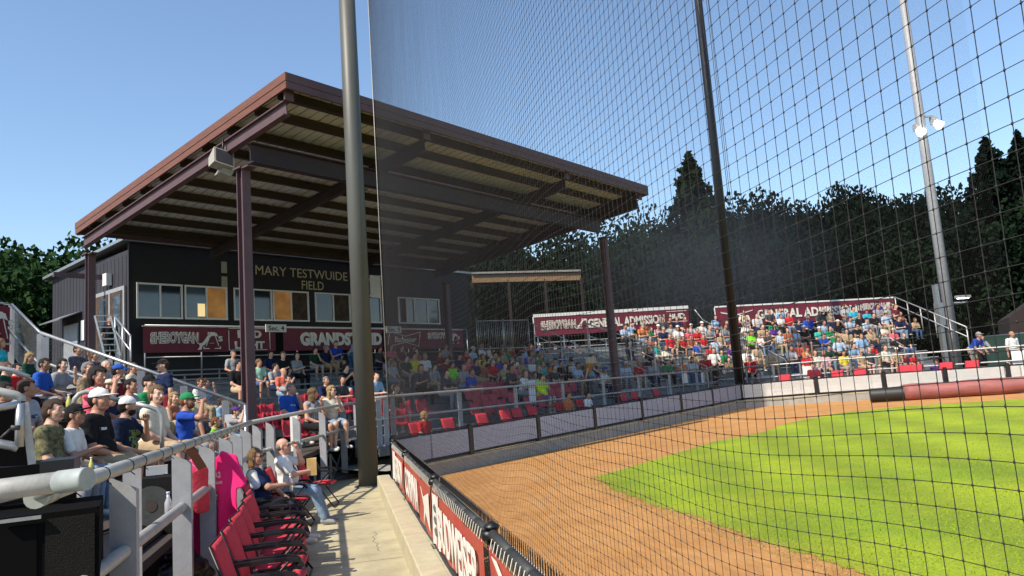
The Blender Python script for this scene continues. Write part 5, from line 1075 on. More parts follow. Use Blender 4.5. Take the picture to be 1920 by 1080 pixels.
for k in range(4):
    for px in {0:[553,570,745,762,900,925,950,1000,1025],1:[500,516,533,550,566,735,752,770,800,905,920,935,970,1045,1060,1075],2:[478,494,510,640,656,672,735,890,905,940,955,1040,1055,1070,1085],3:[575,592,608,645,662,905,920,935,950,1010,1025,1070]}[k]:
        P_=Og+X3(sG['U'])*sG['pitch']*k; q=on_line(px,750,P_,E_); e_=float((q[:2]-P_[:2])@E_); SEATS.append((k,e_,px))
st0=None; rows=['front','second','third','fourth']
cntr={}
for k,e_,px in sorted(SEATS,key=lambda a:(a[0],a[1])):
    side='left' if px<700 else 'middle' if px<880 else 'right'; cntr[(k,side)]=cntr.get((k,side),0)+1
    lab='red plastic stadium seat, %s grandstand row, number %d from the left in the %s block'%(rows[k],cntr[(k,side)],side)
    q,z=gpos(k,e_); z+=.0
    if st0 is None: st0=make_seat(lab); s=st0; s.location=(q[0],q[1],z); s.rotation_euler=(0,0,seatface); s['group']='red stadium seats in the lower grandstand rows'
    else: s=dup(st0,(q[0],q[1],z),seatface,lab)
# ---------------------------------------------------------------- trees
def leafmesh(name,kind,seed,nl):
    g=np.random.default_rng(seed); C=[];S=[]
    if kind=='round':
        lob=[(g.normal(0,.28),g.normal(0,.28),.38+g.random()*.5,.16+g.random()*.16) for _ in range(40)]
        for x,y,z,r in lob:
            m=int(nl/40); v=g.normal(0,1,(m,3)); v/=np.linalg.norm(v,axis=1)[:,None]; rr=r*g.random(m)**.4; C.append(np.array([x,y,z])+v*rr[:,None]*[1,1,.8])
    else:
        zz=1-g.random(nl)**.75*.9; ph=g.random(nl)*2*np.pi; br=np.floor((1-zz)*16); ph=np.round((ph+br*1.7)/(2*np.pi)*11)/11*2*np.pi+g.normal(0,.16,nl)+br*.5; rad=(1-zz)**.75*.27*(g.random(nl)**.5)*(1+.38*np.sin(br*2.3+ph*3)); C.append(np.stack([np.cos(ph)*rad,np.sin(ph)*rad,zz-.12*rad+g.normal(0,.014,nl)],1))
    C=np.concatenate(C); n=len(C); A=g.normal(0,1,(n,3)); A/=np.linalg.norm(A,axis=1)[:,None]; B=np.cross(A,g.normal(0,1,(n,3))); B/=np.linalg.norm(B,axis=1)[:,None]
    s=(g.uniform(.008,.017,n) if kind=='round' else g.uniform(.007,.015,n))[:,None]
    V=np.stack([C-A*s-B*s*.6,C+A*s-B*s*.6,C+A*s+B*s*.6,C-A*s+B*s*.6],1).reshape(-1,3); return to_mesh(name,V,np.arange(4*n).reshape(-1,4),[],smooth=False)
LM={('round',i):leafmesh('crown','round',20+i,26000) for i in range(4)}; LM.update({('spire',i):leafmesh('crown','spire',40+i,12000) for i in range(3)})
def trunkmesh(kind,seed):
    b=MB(); r=random.Random(seed)
    if kind=='round':
        b.tube([(0,0,0),(.01,0,.25),(-.01,.01,.5),(0,0,.8)],[.022,.017,.012,.004],8)
        for k in range(9): a=k*2.4; z=.22+.05*k; b.tube([(0,0,z),(math.cos(a)*.14,math.sin(a)*.14,z+.1),(math.cos(a)*.3,math.sin(a)*.3,z+.22)],[.009,.006,.002],5)
    else:
        b.tube([(0,0,0),(0,0,.5),(0,0,1.)],[.014,.008,.001],7)
        for k in range(26): a=k*2.4; z=.14+.032*k; rr=(1-z)*.25; b.tube([(0,0,z),(math.cos(a)*rr,math.sin(a)*rr,z-.03)],[.004,.001],4)
    me=bpy.data.meshes.new('trunk'); me.from_pydata(b.v,[],b.f); me.materials.append(M['bark']); return me
TM={k:trunkmesh(k,1) for k in('round','spire')}
def tree(px,ytop,dist,kind,var,leaf,wid,lab,name):
    p=at_dist(px,ytop,dist); h=(p[2]+.5)*(.87 if kind=='round' else .97); b0=np.array([p[0],p[1],-.5]); key=(kind,var,leaf)
    t=empty(name,b0,lab,'tree',local=True); t.scale=(wid*(.66 if kind=='round' else .9),)*2+(h,); t.rotation_euler=(0,0,rnd.uniform(0,6.28))
    cm=LM[(kind,var)].copy() if key not in TC else TC[key]
    if key not in TC: cm.materials.append(M[leaf]); TC[key]=cm
    obj('crown',cm,t); obj('trunk',TM[kind],t); return t
TC={}
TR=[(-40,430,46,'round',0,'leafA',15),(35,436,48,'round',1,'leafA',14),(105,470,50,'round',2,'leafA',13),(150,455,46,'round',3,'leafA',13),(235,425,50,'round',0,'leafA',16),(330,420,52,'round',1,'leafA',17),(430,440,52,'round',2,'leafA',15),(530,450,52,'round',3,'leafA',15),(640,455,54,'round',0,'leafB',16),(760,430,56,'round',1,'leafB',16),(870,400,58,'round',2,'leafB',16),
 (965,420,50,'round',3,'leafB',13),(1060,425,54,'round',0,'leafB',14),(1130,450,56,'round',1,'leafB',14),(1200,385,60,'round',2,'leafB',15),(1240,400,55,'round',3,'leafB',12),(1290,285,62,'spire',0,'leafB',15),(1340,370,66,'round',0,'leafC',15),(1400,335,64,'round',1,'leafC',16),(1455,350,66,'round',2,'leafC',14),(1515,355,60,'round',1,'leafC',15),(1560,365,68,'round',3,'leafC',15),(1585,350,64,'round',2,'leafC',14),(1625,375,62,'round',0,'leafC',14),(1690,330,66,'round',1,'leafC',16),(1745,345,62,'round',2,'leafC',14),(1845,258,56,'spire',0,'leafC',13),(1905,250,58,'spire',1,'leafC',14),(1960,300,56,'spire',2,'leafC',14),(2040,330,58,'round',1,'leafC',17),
 (1090,500,46,'round',2,'leafB',10),(1260,450,50,'round',1,'leafC',13),(1380,440,48,'round',3,'leafC',14),(1480,430,50,'round',0,'leafC',14),(1600,440,48,'round',2,'leafC',14),(1700,440,46,'round',3,'leafB',13),(1810,400,46,'round',0,'leafB',14),(1900,400,44,'round',1,'leafC',14),(1990,380,44,'round',2,'leafC',14),
 (20,540,46,'round',1,'leafB',12),(-60,520,44,'round',0,'leafB',12),(110,560,47,'round',3,'leafB',11)]
names={'round':'leafy_tree','spire':'conifer_tree'}
def side(px): return ('far left edge','left of the press box','above the press box roof','behind the canopy','seen under the right end of the canopy','just right of the canopy','behind the black net pole','behind the right-hand bleachers','around the light pole','far right edge')[min(9,max(0,[i for i,v in enumerate((-1e9,40,180,560,880,1150,1300,1460,1640,1830)) if px>=v][-1]))]
used={}
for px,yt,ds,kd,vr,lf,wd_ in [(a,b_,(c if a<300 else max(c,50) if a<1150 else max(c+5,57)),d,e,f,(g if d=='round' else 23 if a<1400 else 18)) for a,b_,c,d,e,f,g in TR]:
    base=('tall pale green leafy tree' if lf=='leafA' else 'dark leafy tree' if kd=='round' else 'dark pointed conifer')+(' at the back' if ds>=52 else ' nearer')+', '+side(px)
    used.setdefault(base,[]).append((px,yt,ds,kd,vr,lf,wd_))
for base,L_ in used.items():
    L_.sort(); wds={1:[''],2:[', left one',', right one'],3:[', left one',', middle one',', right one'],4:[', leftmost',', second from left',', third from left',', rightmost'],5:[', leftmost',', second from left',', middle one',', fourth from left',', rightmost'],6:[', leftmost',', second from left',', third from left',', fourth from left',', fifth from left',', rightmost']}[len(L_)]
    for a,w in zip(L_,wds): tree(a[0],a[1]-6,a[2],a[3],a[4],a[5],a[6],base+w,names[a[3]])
# bushes close the gaps between the trunks
bm=[]
for k in range(26):
    px=-120+k*88; d=40+6*((k*7)%4)
    d=54+4*((k*7)%4) if px<300 else 61+3*((k*7)%4); p=at_dist(px,600,d); bm.append(p)
V=[];Q=[];o=0
src=np.zeros(len(LM[('round',0)].vertices)*3); LM[('round',0)].vertices.foreach_get('co',src); src=src.reshape(-1,3)
for i,p in enumerate(bm):
    q=src.copy(); a=i*1.3; x=q[:,0]*math.cos(a)-q[:,1]*math.sin(a); y=q[:,0]*math.sin(a)+q[:,1]*math.cos(a); hh=6.5+1.5*math.sin(i*2.1)
    V.append(np.stack([x*6.5+p[0],y*6.5+p[1],(q[:,2]-.35)*hh*1.5-.8],1)); Q.append(np.arange(len(q)).reshape(-1,4)+o); o+=len(q)
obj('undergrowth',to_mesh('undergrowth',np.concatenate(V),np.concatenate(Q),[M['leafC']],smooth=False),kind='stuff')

# ---------------------------------------------------------------- the crowd
K=dict(black=(.012,.012,.014),navy=(.012,.022,.07),blue=(.02,.09,.42),royal=(.02,.07,.40),sky=(.25,.42,.62),lightblue=(.40,.52,.66),white=(.72,.72,.70),cream=(.66,.62,.50),grey=(.28,.29,.31),darkgrey=(.06,.065,.07),red=(.50,.02,.03),maroon=(.16,.015,.03),
 coral=(.60,.13,.09),orange=(.55,.17,.06),gold=(.42,.20,.04),rust=(.33,.11,.06),pink=(.75,.13,.20),palepink=(.70,.40,.45),green=(.02,.22,.08),darkgreen=(.01,.05,.03),lime=(.20,.75,.03),neon=(.60,.85,.02),yellow=(.70,.60,.05),teal=(.04,.42,.36),aqua=(.03,.40,.50),tan=(.42,.32,.20),khaki=(.36,.29,.18),purple=(.09,.03,.22),brown=(.13,.07,.04),denim=(.06,.11,.22),lightdenim=(.20,.29,.40),silver=(.45,.46,.48),mint=(.35,.6,.45))
SK=[(.50,.27,.18),(.56,.33,.23),(.44,.22,.14),(.60,.37,.27),(.40,.20,.13)]; HR=dict(dark=(.018,.012,.009),brown=(.07,.038,.02),light=(.20,.12,.055),blond=(.42,.29,.12),greyh=(.25,.24,.23),whiteh=(.5,.49,.47),redh=(.26,.10,.03),none=(.1,.06,.04))
LEG=['denim','navy','khaki','black','grey','lightdenim','tan']; ROWN=['front row','second row','third row','fourth row','fifth row','sixth row','seventh row','eighth row','ninth row','tenth row','eleventh row','top row']
NAME=dict(G='main grandstand',B='middle bleachers',C='right-hand bleachers',L='left stand')
def seatpos(key,px,py,krow=None):
    s=SEC[key]; O,D,U=s['O'],s['D'],s['U']; d=ray(px,py); g=s['rise']/s['pitch']; 
    t=(s['seat0']+.76-g*(O@U)-H)/(d[2]-g*(d[:2]@U)); u=(d[:2]*t-O)@U; k=int(round(u/s['pitch'])) if krow is None else krow; k=min(max(k,0),s['n']-1)
    P=O+U*s['pitch']*k; q=on_line(px,py,P,D); z=s['seat0']+s['rise']*k; return k,q,z,s
def spec_of(o,res):
    sp=dict(res=res,arms=o.get('arms',('lap','lap')),hair=o.get('hairs','short'),cap=o.get('cap') and ('cap' if o['cap'] in K else o['cap'].split('-')[0]),sleeve=o.get('sl',.55),legs=o.get('legs','pants'),female=o.get('f',0),bulk=o.get('bulk',1.),lean=o.get('lean',.12),yaw=o.get('yaw',0.),pitch=o.get('pitch',0.),beard=o.get('beard',0),glasses=o.get('glasses',0),pose=o.get('pose','sit'),child=o.get('child',0),collar=o.get('collar',0),capback=o.get('capback',0),mouth=o.get('mouth',0),feet=o.get('feet'))
    return sp
def cols_of(o,i):
    c=dict(skin=o.get('skin') or SK[(i*3+1)%5],hair=HR[o.get('hc','brown')],shirt=K.get(o['c'],K['grey']),trousers=K[o.get('leg') or LEG[(i*5)%7]],shoes=(.5,.5,.48) if i%2 else (.05,.05,.05))
    if o.get('cap'): c['cap']=K[o.get('capc') or (o['cap'] if o['cap'] in K else 'cream')]
    if o.get('mat'): c['shirt_mat']=M[o['mat']]
    return c
# --- left stand and walkway, the nearest people (head position in the photo, look, pose)
NEAR=[
 (102,770,0,'near',dict(c='tan',mat='camo',hairs='thick',hc='brown',arms=('thigh','lap'),yaw=-.35,bulk=1.1,leg='grey'),'man with long brown hair in camouflage T-shirt, nearest in the front row'),
 (141,778,0,'near',dict(c='white',capc='black',cap='black',glasses=1,arms=('thigh','hold'),yaw=-.1,pitch=.18,child=1,leg='lightdenim',hc='dark'),'boy in white T-shirt with black cap and sunglasses, looking up'),
 (187,750,0,'near',dict(c='black',mat='printblack',cap='white',bulk=1.3,arms=('thigh','lap'),yaw=-.2,pitch=.05,legs='shorts',leg='khaki',hc='dark'),'heavy man in black T-shirt and white cap in the front row'),
 (240,762,0,'near',dict(c='navy',mat='printnavy',cap='black',capc='white',beard=1,arms=('chin','thigh'),yaw=.45,legs='shorts',leg='tan',hc='dark',bulk=1.15,mouth=1,capback=.3),'bearded man in navy T-shirt with sunglasses on his white cap, hand at cheek'),
 (294,740,0,'near',dict(c='cream',hairs='thick',hc='light',arms=('lap','lap'),yaw=-.55,collar=1,leg='tan',legs='shorts',bulk=1.1),'man in cream polo shirt looking away, front row of the left stand'),
 (327,748,1,'mid',dict(c='rust',hairs='long',hc='blond',f=1,arms=('lap','lap'),yaw=-.5,sl=0),'blond woman in rust coloured top seen from behind the cream polo'),
 (352,752,0,'near',dict(c='royal',cap='green',glasses=1,beard=1,hc='redh',arms=('lap','drink'),yaw=-.15,pitch=.12,leg='grey',legs='shorts'),'man in blue shirt and green cap drinking from a cup'),
 (384,775,0,'mid',dict(c='darkgrey',hairs='long',hc='blond',f=1,arms=('lap','lap'),yaw=-.4,child=1,sl=0),'blond girl in grey top beside the drinking man'),
 (405,792,0,'mid',dict(c='lime',hairs='short',hc='redh',child=1,arms=('face','hold'),yaw=.2),'small red-haired child in lime green shirt eating'),
 (417,772,1,'mid',dict(c='sky',hairs='thick',hc='brown',child=1,arms=('drink','lap'),yaw=.3),'child in light blue shirt behind the lime green child'),
 (442,772,0,'mid',dict(c='grey',cap='purple',child=1,arms=('lap','drink'),yaw=0,leg='lightdenim',legs='shorts'),'child in purple cap at the far end of the front row'),
 (52,728,1,'near',dict(c='silver',mat='printgrey',hairs='short',hc='brown',f=1,arms=('lap','thigh'),yaw=.5,leg='navy',mouth=1),'smiling woman in grey T-shirt with hair tied back, second row'),
 (10,735,1,'mid',dict(c='black',bulk=1.3,arms=('thigh','knees'),lean=.4,hc='dark',sl=0),'large man in black sleeveless shirt at the left edge'),
 (84,690,3,'near',dict(c='blue',hairs='short',hc='dark',arms=('lap','thigh'),yaw=-.35,skin=(.24,.12,.075),leg='grey',legs='shorts'),'young man in bright blue T-shirt looking sideways'),
 (118,684,3,'mid',dict(c='grey',hairs='thick',hc='dark',f=1,arms=('face','thigh'),yaw=-.4,lean=.3,leg='black',bulk=1.15),'dark-haired woman in grey raglan shirt with hand on her face'),
 (147,656,4,'mid',dict(c='navy',hairs='short',hc='dark',arms=('face','lap'),yaw=-.3,skin=(.42,.21,.13)),'dark-haired man in navy shirt with hand near his face, upper row'),
 (178,668,4,'mid',dict(c='navy',hairs='thick',hc='light',arms=('lap','lap'),yaw=-.3),'curly light-haired man in navy checked shirt, upper row'),
 (166,692,2,'mid',dict(c='tan',mat='leopard',hairs='thick',hc='greyh',f=1,arms=('thigh','lap'),yaw=-.6,glasses=1,bulk=1.15),'older woman in leopard print top behind the pink shirt'),
 (184,706,1,'near',dict(c='pink',hairs='curly',hc='dark',f=1,arms=('thigh','face'),yaw=-.45,skin=(.45,.23,.15)),'woman with dark curly hair in a coral pink T-shirt'),
 (208,724,1,'near',dict(c='navy',cap='flat',capc='cream',glasses=1,beard=1,hc='brown',arms=('lap','lap'),yaw=-.25),'man in navy shirt and cream flat cap with glasses'),
 (200,686,3,'mid',dict(c='grey',hairs='bald',arms=('lap','lap')),'bald man mostly hidden behind the blue cap'),
 (222,696,2,'mid',dict(c='maroon',cap='blue',hc='dark',arms=('lap','lap'),yaw=.4),'person in maroon shirt and bright blue cap'),
 (246,724,1,'near',dict(c='grey',hairs='short',hc='dark',glasses=0,arms=('lap','lap'),yaw=-.1),'dark-haired young man in grey T-shirt with black sleeves'),
 (250,690,3,'mid',dict(c='cream',hairs='pony',hc='light',f=1,arms=('lap','lap'),yaw=-.5),'woman with fair ponytail beside the girl in pink'),
 (266,696,3,'mid',dict(c='palepink',hairs='pony',hc='light',f=1,glasses=1,arms=('hold','hold'),yaw=.3,child=1),'girl in pale pink shirt with glasses'),
 (280,718,1,'mid',dict(c='green',cap='black',hc='brown',arms=('lap','lap'),yaw=-.45),'man in green T-shirt and black cap behind the cream polo'),
 (309,712,2,'mid',dict(c='rust',hairs='thick',hc='light',glasses=1,arms=('lap','lap'),yaw=-.3),'fair-haired boy with glasses in a red shirt'),
 (376,730,2,'mid',dict(c='white',hairs='short',hc='brown',glasses=1,arms=('lap','lap'),yaw=-.3),'person in white with sunglasses behind the green cap'),
 (386,736,2,'mid',dict(c='sky',hairs='thick',hc='brown',f=1,arms=('face','lap'),yaw=.2),'smiling girl in light blue shirt near the chain-link rail'),
 (12,690,3,'mid',dict(c='darkgreen',hairs='short',hc='light',child=1),'fair-haired child in dark green at the left edge'),
 (32,692,3,'mid',dict(c='red',hairs='short',hc='dark',child=1,yaw=-.3),'boy in red T-shirt near the left edge'),
 (56,676,4,'mid',dict(c='darkgreen',hairs='long',hc='blond',child=1,f=1,pitch=-.3,yaw=-.2),'blond girl in dark green top looking down'),
 (2,645,5,'mid',dict(c='aqua',hairs='long',hc='light',f=1,child=1,yaw=.5),'long-haired girl in turquoise top at the left edge'),
]
for i,(px,py,k,res,o,lab) in enumerate(NEAR):
    kk,q,z,s=seatpos('L',px,py,k); sc1=(q[2]-z)/.80; hs=min(max(sc1,.72 if o.get('child') else .86),1.12); z2=0
    bkw=X3(-s['U'])*-.0
    b_,info=person(spec_of(o,res),cols_of(o,i),None,R_(s['face']+ (i*37%17-8)),lab,head=q,seatz=z,lim=(.72 if o.get('child') else .90,1.14))
    if lab.startswith('heavy'): pass
# the standing boy, the man by the press box door
q=on_line(312,690,Ol+Dl*6.0,Ul); zf=q[2]-1.42*.98; person(dict(pose='stand',res='mid',arms=('hang','hold'),yaw=0,cap='cap',hair='short',child=1,capback=3.1 if 0 else 0),dict(skin=SK[1],hair=HR['brown'],shirt=K['navy'],trousers=K['maroon'],shoes=(.1,.1,.1),cap=K['black']),(q[0],q[1],zf),R_(235),'boy standing in navy shirt and black cap by the chain-link rail',scale=.93)
q=on_line(205,598,C0-E_*.7,S_); person(dict(pose='stand',res='mid',arms=('hang','hang'),hair='short'),dict(skin=SK[2],hair=HR['greyh'],shirt=K['black'],trousers=K['black'],shoes=(.05,)*3),(q[0],q[1],q[2]-1.60),R_(150),'grey-haired man in black standing at the press box side door')
# --- the two sitting in folding chairs on the walk
w=dict(pose='sit',res='near',female=1,hair='long',arms=('lap','hold'),lean=-.20,yaw=-.25,pitch=.05,glasses=1,sleeve=.6,feet=(0,.16,-.02))
b_,inf=person(w,dict(skin=(.50,.26,.17),hair=(.24,.14,.06),shirt=K['navy'],trousers=K['navy'],shoes=(.62,.56,.52)),(-1.13,11.12,.49),R_(96),'woman in navy and white jersey sitting in a folding chair on the walk')
def local_part(parent,prims,name,m,h=.01,fold=0.): P,Q=field(prims,h,.015,fold=fold); o=obj(name,to_mesh(name,P,Q,[M[m]])); o.parent=parent; o.matrix_parent_inverse=Matrix.Identity(4); return o
hd_=inf['hands']
sw_=.158
for s in(-1,1): 
    S0=np.array([s*sw_,-.01*math.cos(-.2)+.42*math.sin(-.2),.10+.42*math.cos(-.2)])
    local_part(b_,[('c',S0+np.array([s*.015,.005,-.005]),S0+np.array([s*.06,.05,-.10]),.074,.068)],'white_sleeve','bannerwhite',.009)
    local_part(b_,[('c',S0+np.array([s*.062,.052,-.115]),S0+np.array([s*.066,.056,-.125]),.073,.072)],'navy_band','padblue',.009)
wb=b_.matrix_world
def loc2w(o,p): a=-o.rotation_euler[2]; x,y=p[0]*o.scale[0],p[1]*o.scale[0]; c,s=math.cos(a),math.sin(a); return np.array([o.location[0]+x*c+y*s,o.location[1]-x*s+y*c,o.location[2]+p[2]*o.scale[0]])
bottle(loc2w(b_,hd_[1])-[0,0,.10],'plastic','clear water bottle in the hand of the woman on the walk',.033,.23,'white')
mn=dict(pose='sit',res='near',bulk=1.22,hair='bald',arms=('face','hold'),lean=-.12,yaw=-.15,pitch=0.,glasses=1,sleeve=.6,feet=(0,.16,-.02))
b2_,inf2=person(mn,dict(skin=(.58,.31,.22),shirt=K['white'],trousers=K['lightdenim'],shoes=(.22,.23,.25),hair=HR['greyh']),(-.90,12.55,.50),R_(96),'balding man in white T-shirt and jeans eating from a paper bag',scale=1.03)
local_part(b2_,[('e',inf2['hc']+inf2['RH']@np.array([0,-.055,-.01]),(.082,.062,.06),inf2['RH'])],'hair','hair',.009).color=HR['greyh']+(1,)
q=loc2w(b2_,inf2['hands'][1]); b=MB(); c=q+[0,0,.06]
P=[c+[x*.075,y*.045,z] for z in(-.14,.12) for x,y in((-1,-1),(1,-1),(1.0,1),(-1,1))]; P[4:]=[p*1+np.array([.0,.0,.01*((-1)**i)]) for i,p in enumerate(P[4:])]; b.add(P,[(3,2,1,0),(4,5,6,7),(0,1,5,4),(1,2,6,5),(2,3,7,6),(3,0,4,7)]); tag(b.build('paper_bag','paperbag'),'brown paper food bag held by the balding man','bag')
lump('dark_jacket',(-.93,10.45,.60),(.22,.22,.09),'wallblack' if False else 'bag','dark jacket lying on the folding chair before the woman','jacket',8)
# --- far crowds: few body meshes, own colours
def far(key,px,py,c,hc='brown',**o):
    o=dict(o); o['c']=c; o['hc']=hc; k,q,z,s=seatpos(key,px,py,o.pop('row',None)); return dict(key=key,px=px,py=py,k=k,q=q,z=z,s=s,o=o)
F=[]; A_=F.append
hats={}
def add(key,L):
    for e in L:
        px,py,c,hc=e[:4]; o=e[4] if len(e)>4 else {}; F.append(far(key,px,py,c,hc,**o))
w1=dict(f=1,hairs='long'); capw=lambda c,**k:dict(cap=c,**k)
add('G',[(448,684,'black','dark',{}),(438,664,'grey','greyh'),(486,680,'mint','light',dict(child=1)),(508,664,'navy','dark'),(517,688,'grey','dark',dict(glasses=1,arms=('hold','hold'))),(531,666,'black','light',dict(f=1,hairs='pony')),(557,667,'grey','dark',w1),(591,657,'darkgreen','dark'),(612,653,'navy','greyh'),(630,645,'royal','dark'),(649,690,'black','dark',dict(f=1,hairs='pony',arms=('phone','phone'))),(670,684,'darkgrey','dark',w1),
 (532,697,'coral','none',dict(hairs='bald',bulk=1.2)),(541,712,'grey','dark',dict(arms=('lap','drink'))),(545,728,'blue','greyh',dict(bulk=1.25,row=1,mat='logoblue')),(587,738,'navy','light',dict(f=1,hairs='long',sl=0,mat='stripes',row=0,yaw=1.2)),(612,714,'navy','greyh'),(622,732,'cream','blond',dict(f=1,hairs='long',glasses=1,row=0)),(642,712,'darkgrey','dark',w1),(706,705,'sky','brown'),(712,655,'darkgrey','brown'),
 (742,728,'tan','light',dict(mat='camo',row=1,legs='shorts')),(775,668,'yellow','dark'),(762,672,'darkgreen','dark'),(797,668,'white','greyh'),(825,664,'maroon','dark'),(848,684,'lime','dark',dict(bulk=1.15)),(885,698,'royal','brown',dict(bulk=1.2)),(870,688,'grey','light',{}),(862,668,'navy','dark',capw('navy')),(887,655,'lightblue','dark',capw('hat',capc='cream')),(893,678,'navy','dark'),(905,668,'yellow','light',w1),(902,682,'rust','brown'),(925,660,'white','dark'),(944,650,'rust','greyh'),(957,652,'red','brown'),(968,672,'white','light',w1),(979,662,'sky','dark'),(994,662,'palepink','brown',w1|dict(mat='check')),
 (1016,708,'neon','brown',dict(bulk=1.3,legs='shorts')),(1003,703,'mint','dark'),(1052,682,'black','brown'),(1040,690,'darkgrey','light'),(1122,688,'navy','light',capw('yellow')),(1134,694,'white','brown',capw('blue')),(1108,690,'sky','dark'),(815,688,'grey','brown'),(838,700,'darkgrey','dark',{}),(960,690,'darkgrey','dark'),(985,700,'white','light',w1),(730,675,'grey','dark'),(790,690,'darkgrey','dark',{})])
add('B',[(1172,612,'lightblue','brown'),(1183,608,'sky','dark',dict(arms=('face','lap'))),(1205,611,'orange','dark',capw('grey')),(1229,613,'palepink','light',capw('white')),(1221,617,'green','light',w1),(1243,598,'darkgrey','brown'),(1253,599,'black','dark'),(1268,598,'navy','greyh'),(1284,597,'maroon','brown'),(1244,617,'navy','greyh'),(1271,615,'white','brown',capw('white')),(1296,611,'silver','brown',capw('white')),(1307,619,'red','greyh'),(1316,607,'white','brown',capw('white')),(1256,630,'red','greyh',dict(bulk=1.15)),(1281,634,'red','dark'),(1295,632,'rust','dark'),(1230,644,'teal','light'),(1249,652,'cream','light',w1),(1306,644,'blue','redh'),(1331,614,'grey','greyh'),(1335,620,'maroon','brown',capw('maroon',bulk=1.15)),(1319,632,'red','whiteh'),(1341,636,'lightblue','light'),(1351,627,'tan','greyh'),(1332,650,'red','brown'),(1338,657,'white','brown'),(1322,668,'red','greyh',dict(bulk=1.1)),(1370,650,'purple','blond',w1),(1353,660,'green','dark'),(1366,674,'tan','dark',w1|dict(mat='leopard')),(1345,688,'black','brown',dict(arms=('knees','knees'),lean=.45,legs='shorts')),(1182,645,'darkgrey','greyh'),(1300,662,'tan','light'),(1212,640,'darkgrey','dark'),(1360,612,'grey','dark'),(1375,633,'maroon','brown')])
add('C',[(1398,597,'grey','brown',capw('tan')),(1419,592,'silver','brown'),(1397,609,'white','dark',w1),(1408,624,'lime','light',w1),(1421,630,'white','light'),(1438,625,'darkgrey','dark'),(1449,606,'green','dark',dict(bulk=1.3)),(1402,656,'white','whiteh'),(1406,672,'red','dark',dict(bulk=1.2)),(1430,612,'tan','brown'),(1464,593,'white','brown'),(1478,590,'red','brown'),(1498,603,'navy','light'),(1507,615,'black','greyh',dict(arms=('cross','cross'),cap='white',legs='shorts')),(1515,595,'royal','greyh',dict(bulk=1.15)),(1543,579,'black','blond',dict(arms=('lap','face'))),(1536,617,'teal','greyh',capw('white')),(1462,625,'lightblue','whiteh'),(1483,620,'lightblue','whiteh'),(1472,619,'rust','brown'),(1561,599,'navy','brown',capw('grey')),(1571,604,'black','dark',dict(cap='white',arms=('drink','lap'))),(1594,598,'lightblue','dark',capw('purple')),(1572,636,'lightblue','brown'),(1483,653,'silver','brown'),(1497,646,'coral','none',dict(hairs='bald')),(1513,664,'red','blond',dict(arms=('face','lap'))),(1525,661,'cream','brown',w1),(1538,663,'palepink','blond',dict(child=1)),(1554,652,'darkgreen','dark'),(1582,662,'yellow','dark'),(1600,579,'aqua','dark'),(1612,592,'black','greyh',capw('grey')),(1625,584,'aqua','brown',capw('maroon')),(1638,591,'black','dark',dict(bulk=1.15)),(1646,575,'grey','dark'),(1661,588,'lightblue','light',capw('hat',capc='tan')),(1666,575,'grey','whiteh'),(1674,575,'maroon','redh'),(1686,596,'navy','dark'),(1716,600,'tan','light',w1),(1607,612,'black','brown'),(1599,629,'cream','brown',w1),(1633,616,'tan','light',w1),(1658,612,'cream','light',w1),(1601,648,'sky','brown'),(1615,661,'khaki','brown',capw('tan')),(1630,655,'darkgrey','greyh'),(1660,652,'cream','light'),(1681,656,'tan','brown',capw('white',beard=1)),(1709,666,'red','brown',dict(child=1)),(1698,670,'maroon','light',dict(child=1)),(1615,630,'sky','brown'),(1588,621,'tan','dark')])
from collections import defaultdict
FC_=['white','red','grey','navy','lightblue','maroon','black','tan','cream','royal','green','rust','silver','darkgrey','pink','sky','teal','orange','khaki','purple']
r5=random.Random(31)
RNG=dict(B=(1166,1384,.50),C=(1392,1700,.40),G=(722,1120,.42))
def fill(key,kr):
    a,b_,pr=RNG[key]; s=SEC[key]
    for k in kr:
        P=s['O']+s['U']*s['pitch']*k; qa=on_line(a,650,P,s['D'])[:2]; qb=on_line(b_,650,P,s['D'])[:2]; L=float(np.linalg.norm(qb-qa)); x=r5.uniform(.1,.5)
        have=[float((f['q'][:2]-qa)@s['D']) for f in F if f['key']==key and f['k']==k]
        while x<L:
            if all(abs(x-h)>.52 for h in have) and r5.random()<pr:
                p=qa+s['D']*x; z=s['seat0']+s['rise']*k; hc=r5.choice(['dark','brown','light','greyh','brown','blond']); o=dict(c=r5.choice(FC_),hc=hc)
                if r5.random()<.3: o.update(f=1,hairs='long')
                elif r5.random()<.35: o['cap']=r5.choice(['white','navy','black','maroon','grey'])
                q=np.array([p[0],p[1],z+.76*r5.uniform(.95,1.06)]); d=RW.T@(q-[0,0,H]); F.append(dict(key=key,px=960+FPX*d[0]/d[2],py=0,k=k,q=q,z=z,s=s,o=o)); have.append(x)
            x+=r5.uniform(.5,.75)
fill('B',range(1,9)); fill('C',range(1,9)); fill('G',range(3,11))
rowsd=defaultdict(list)
for f in F: rowsd[(f['key'],f['k'])].append(f)
for L_ in rowsd.values():
    L_.sort(key=lambda f:f['px'])
    for a,b__ in zip(L_[:-1],L_[1:]):   # keep neighbours at least 0.42 m apart
        dlt=np.linalg.norm(b__['q'][:2]-a['q'][:2])
        if dlt<.40: b__['q'][:2]+=b__['s']['D']*(.40-dlt)
labs=set()
HW=dict(dark='dark hair',brown='brown hair',light='fair hair',blond='blond hair',greyh='grey hair',whiteh='white hair',redh='reddish hair',none='no hair')
far_arms=[('lap','lap'),('thigh','thigh'),('knees','knees'),('chin','lap'),('cross','cross'),('lap','hold')]
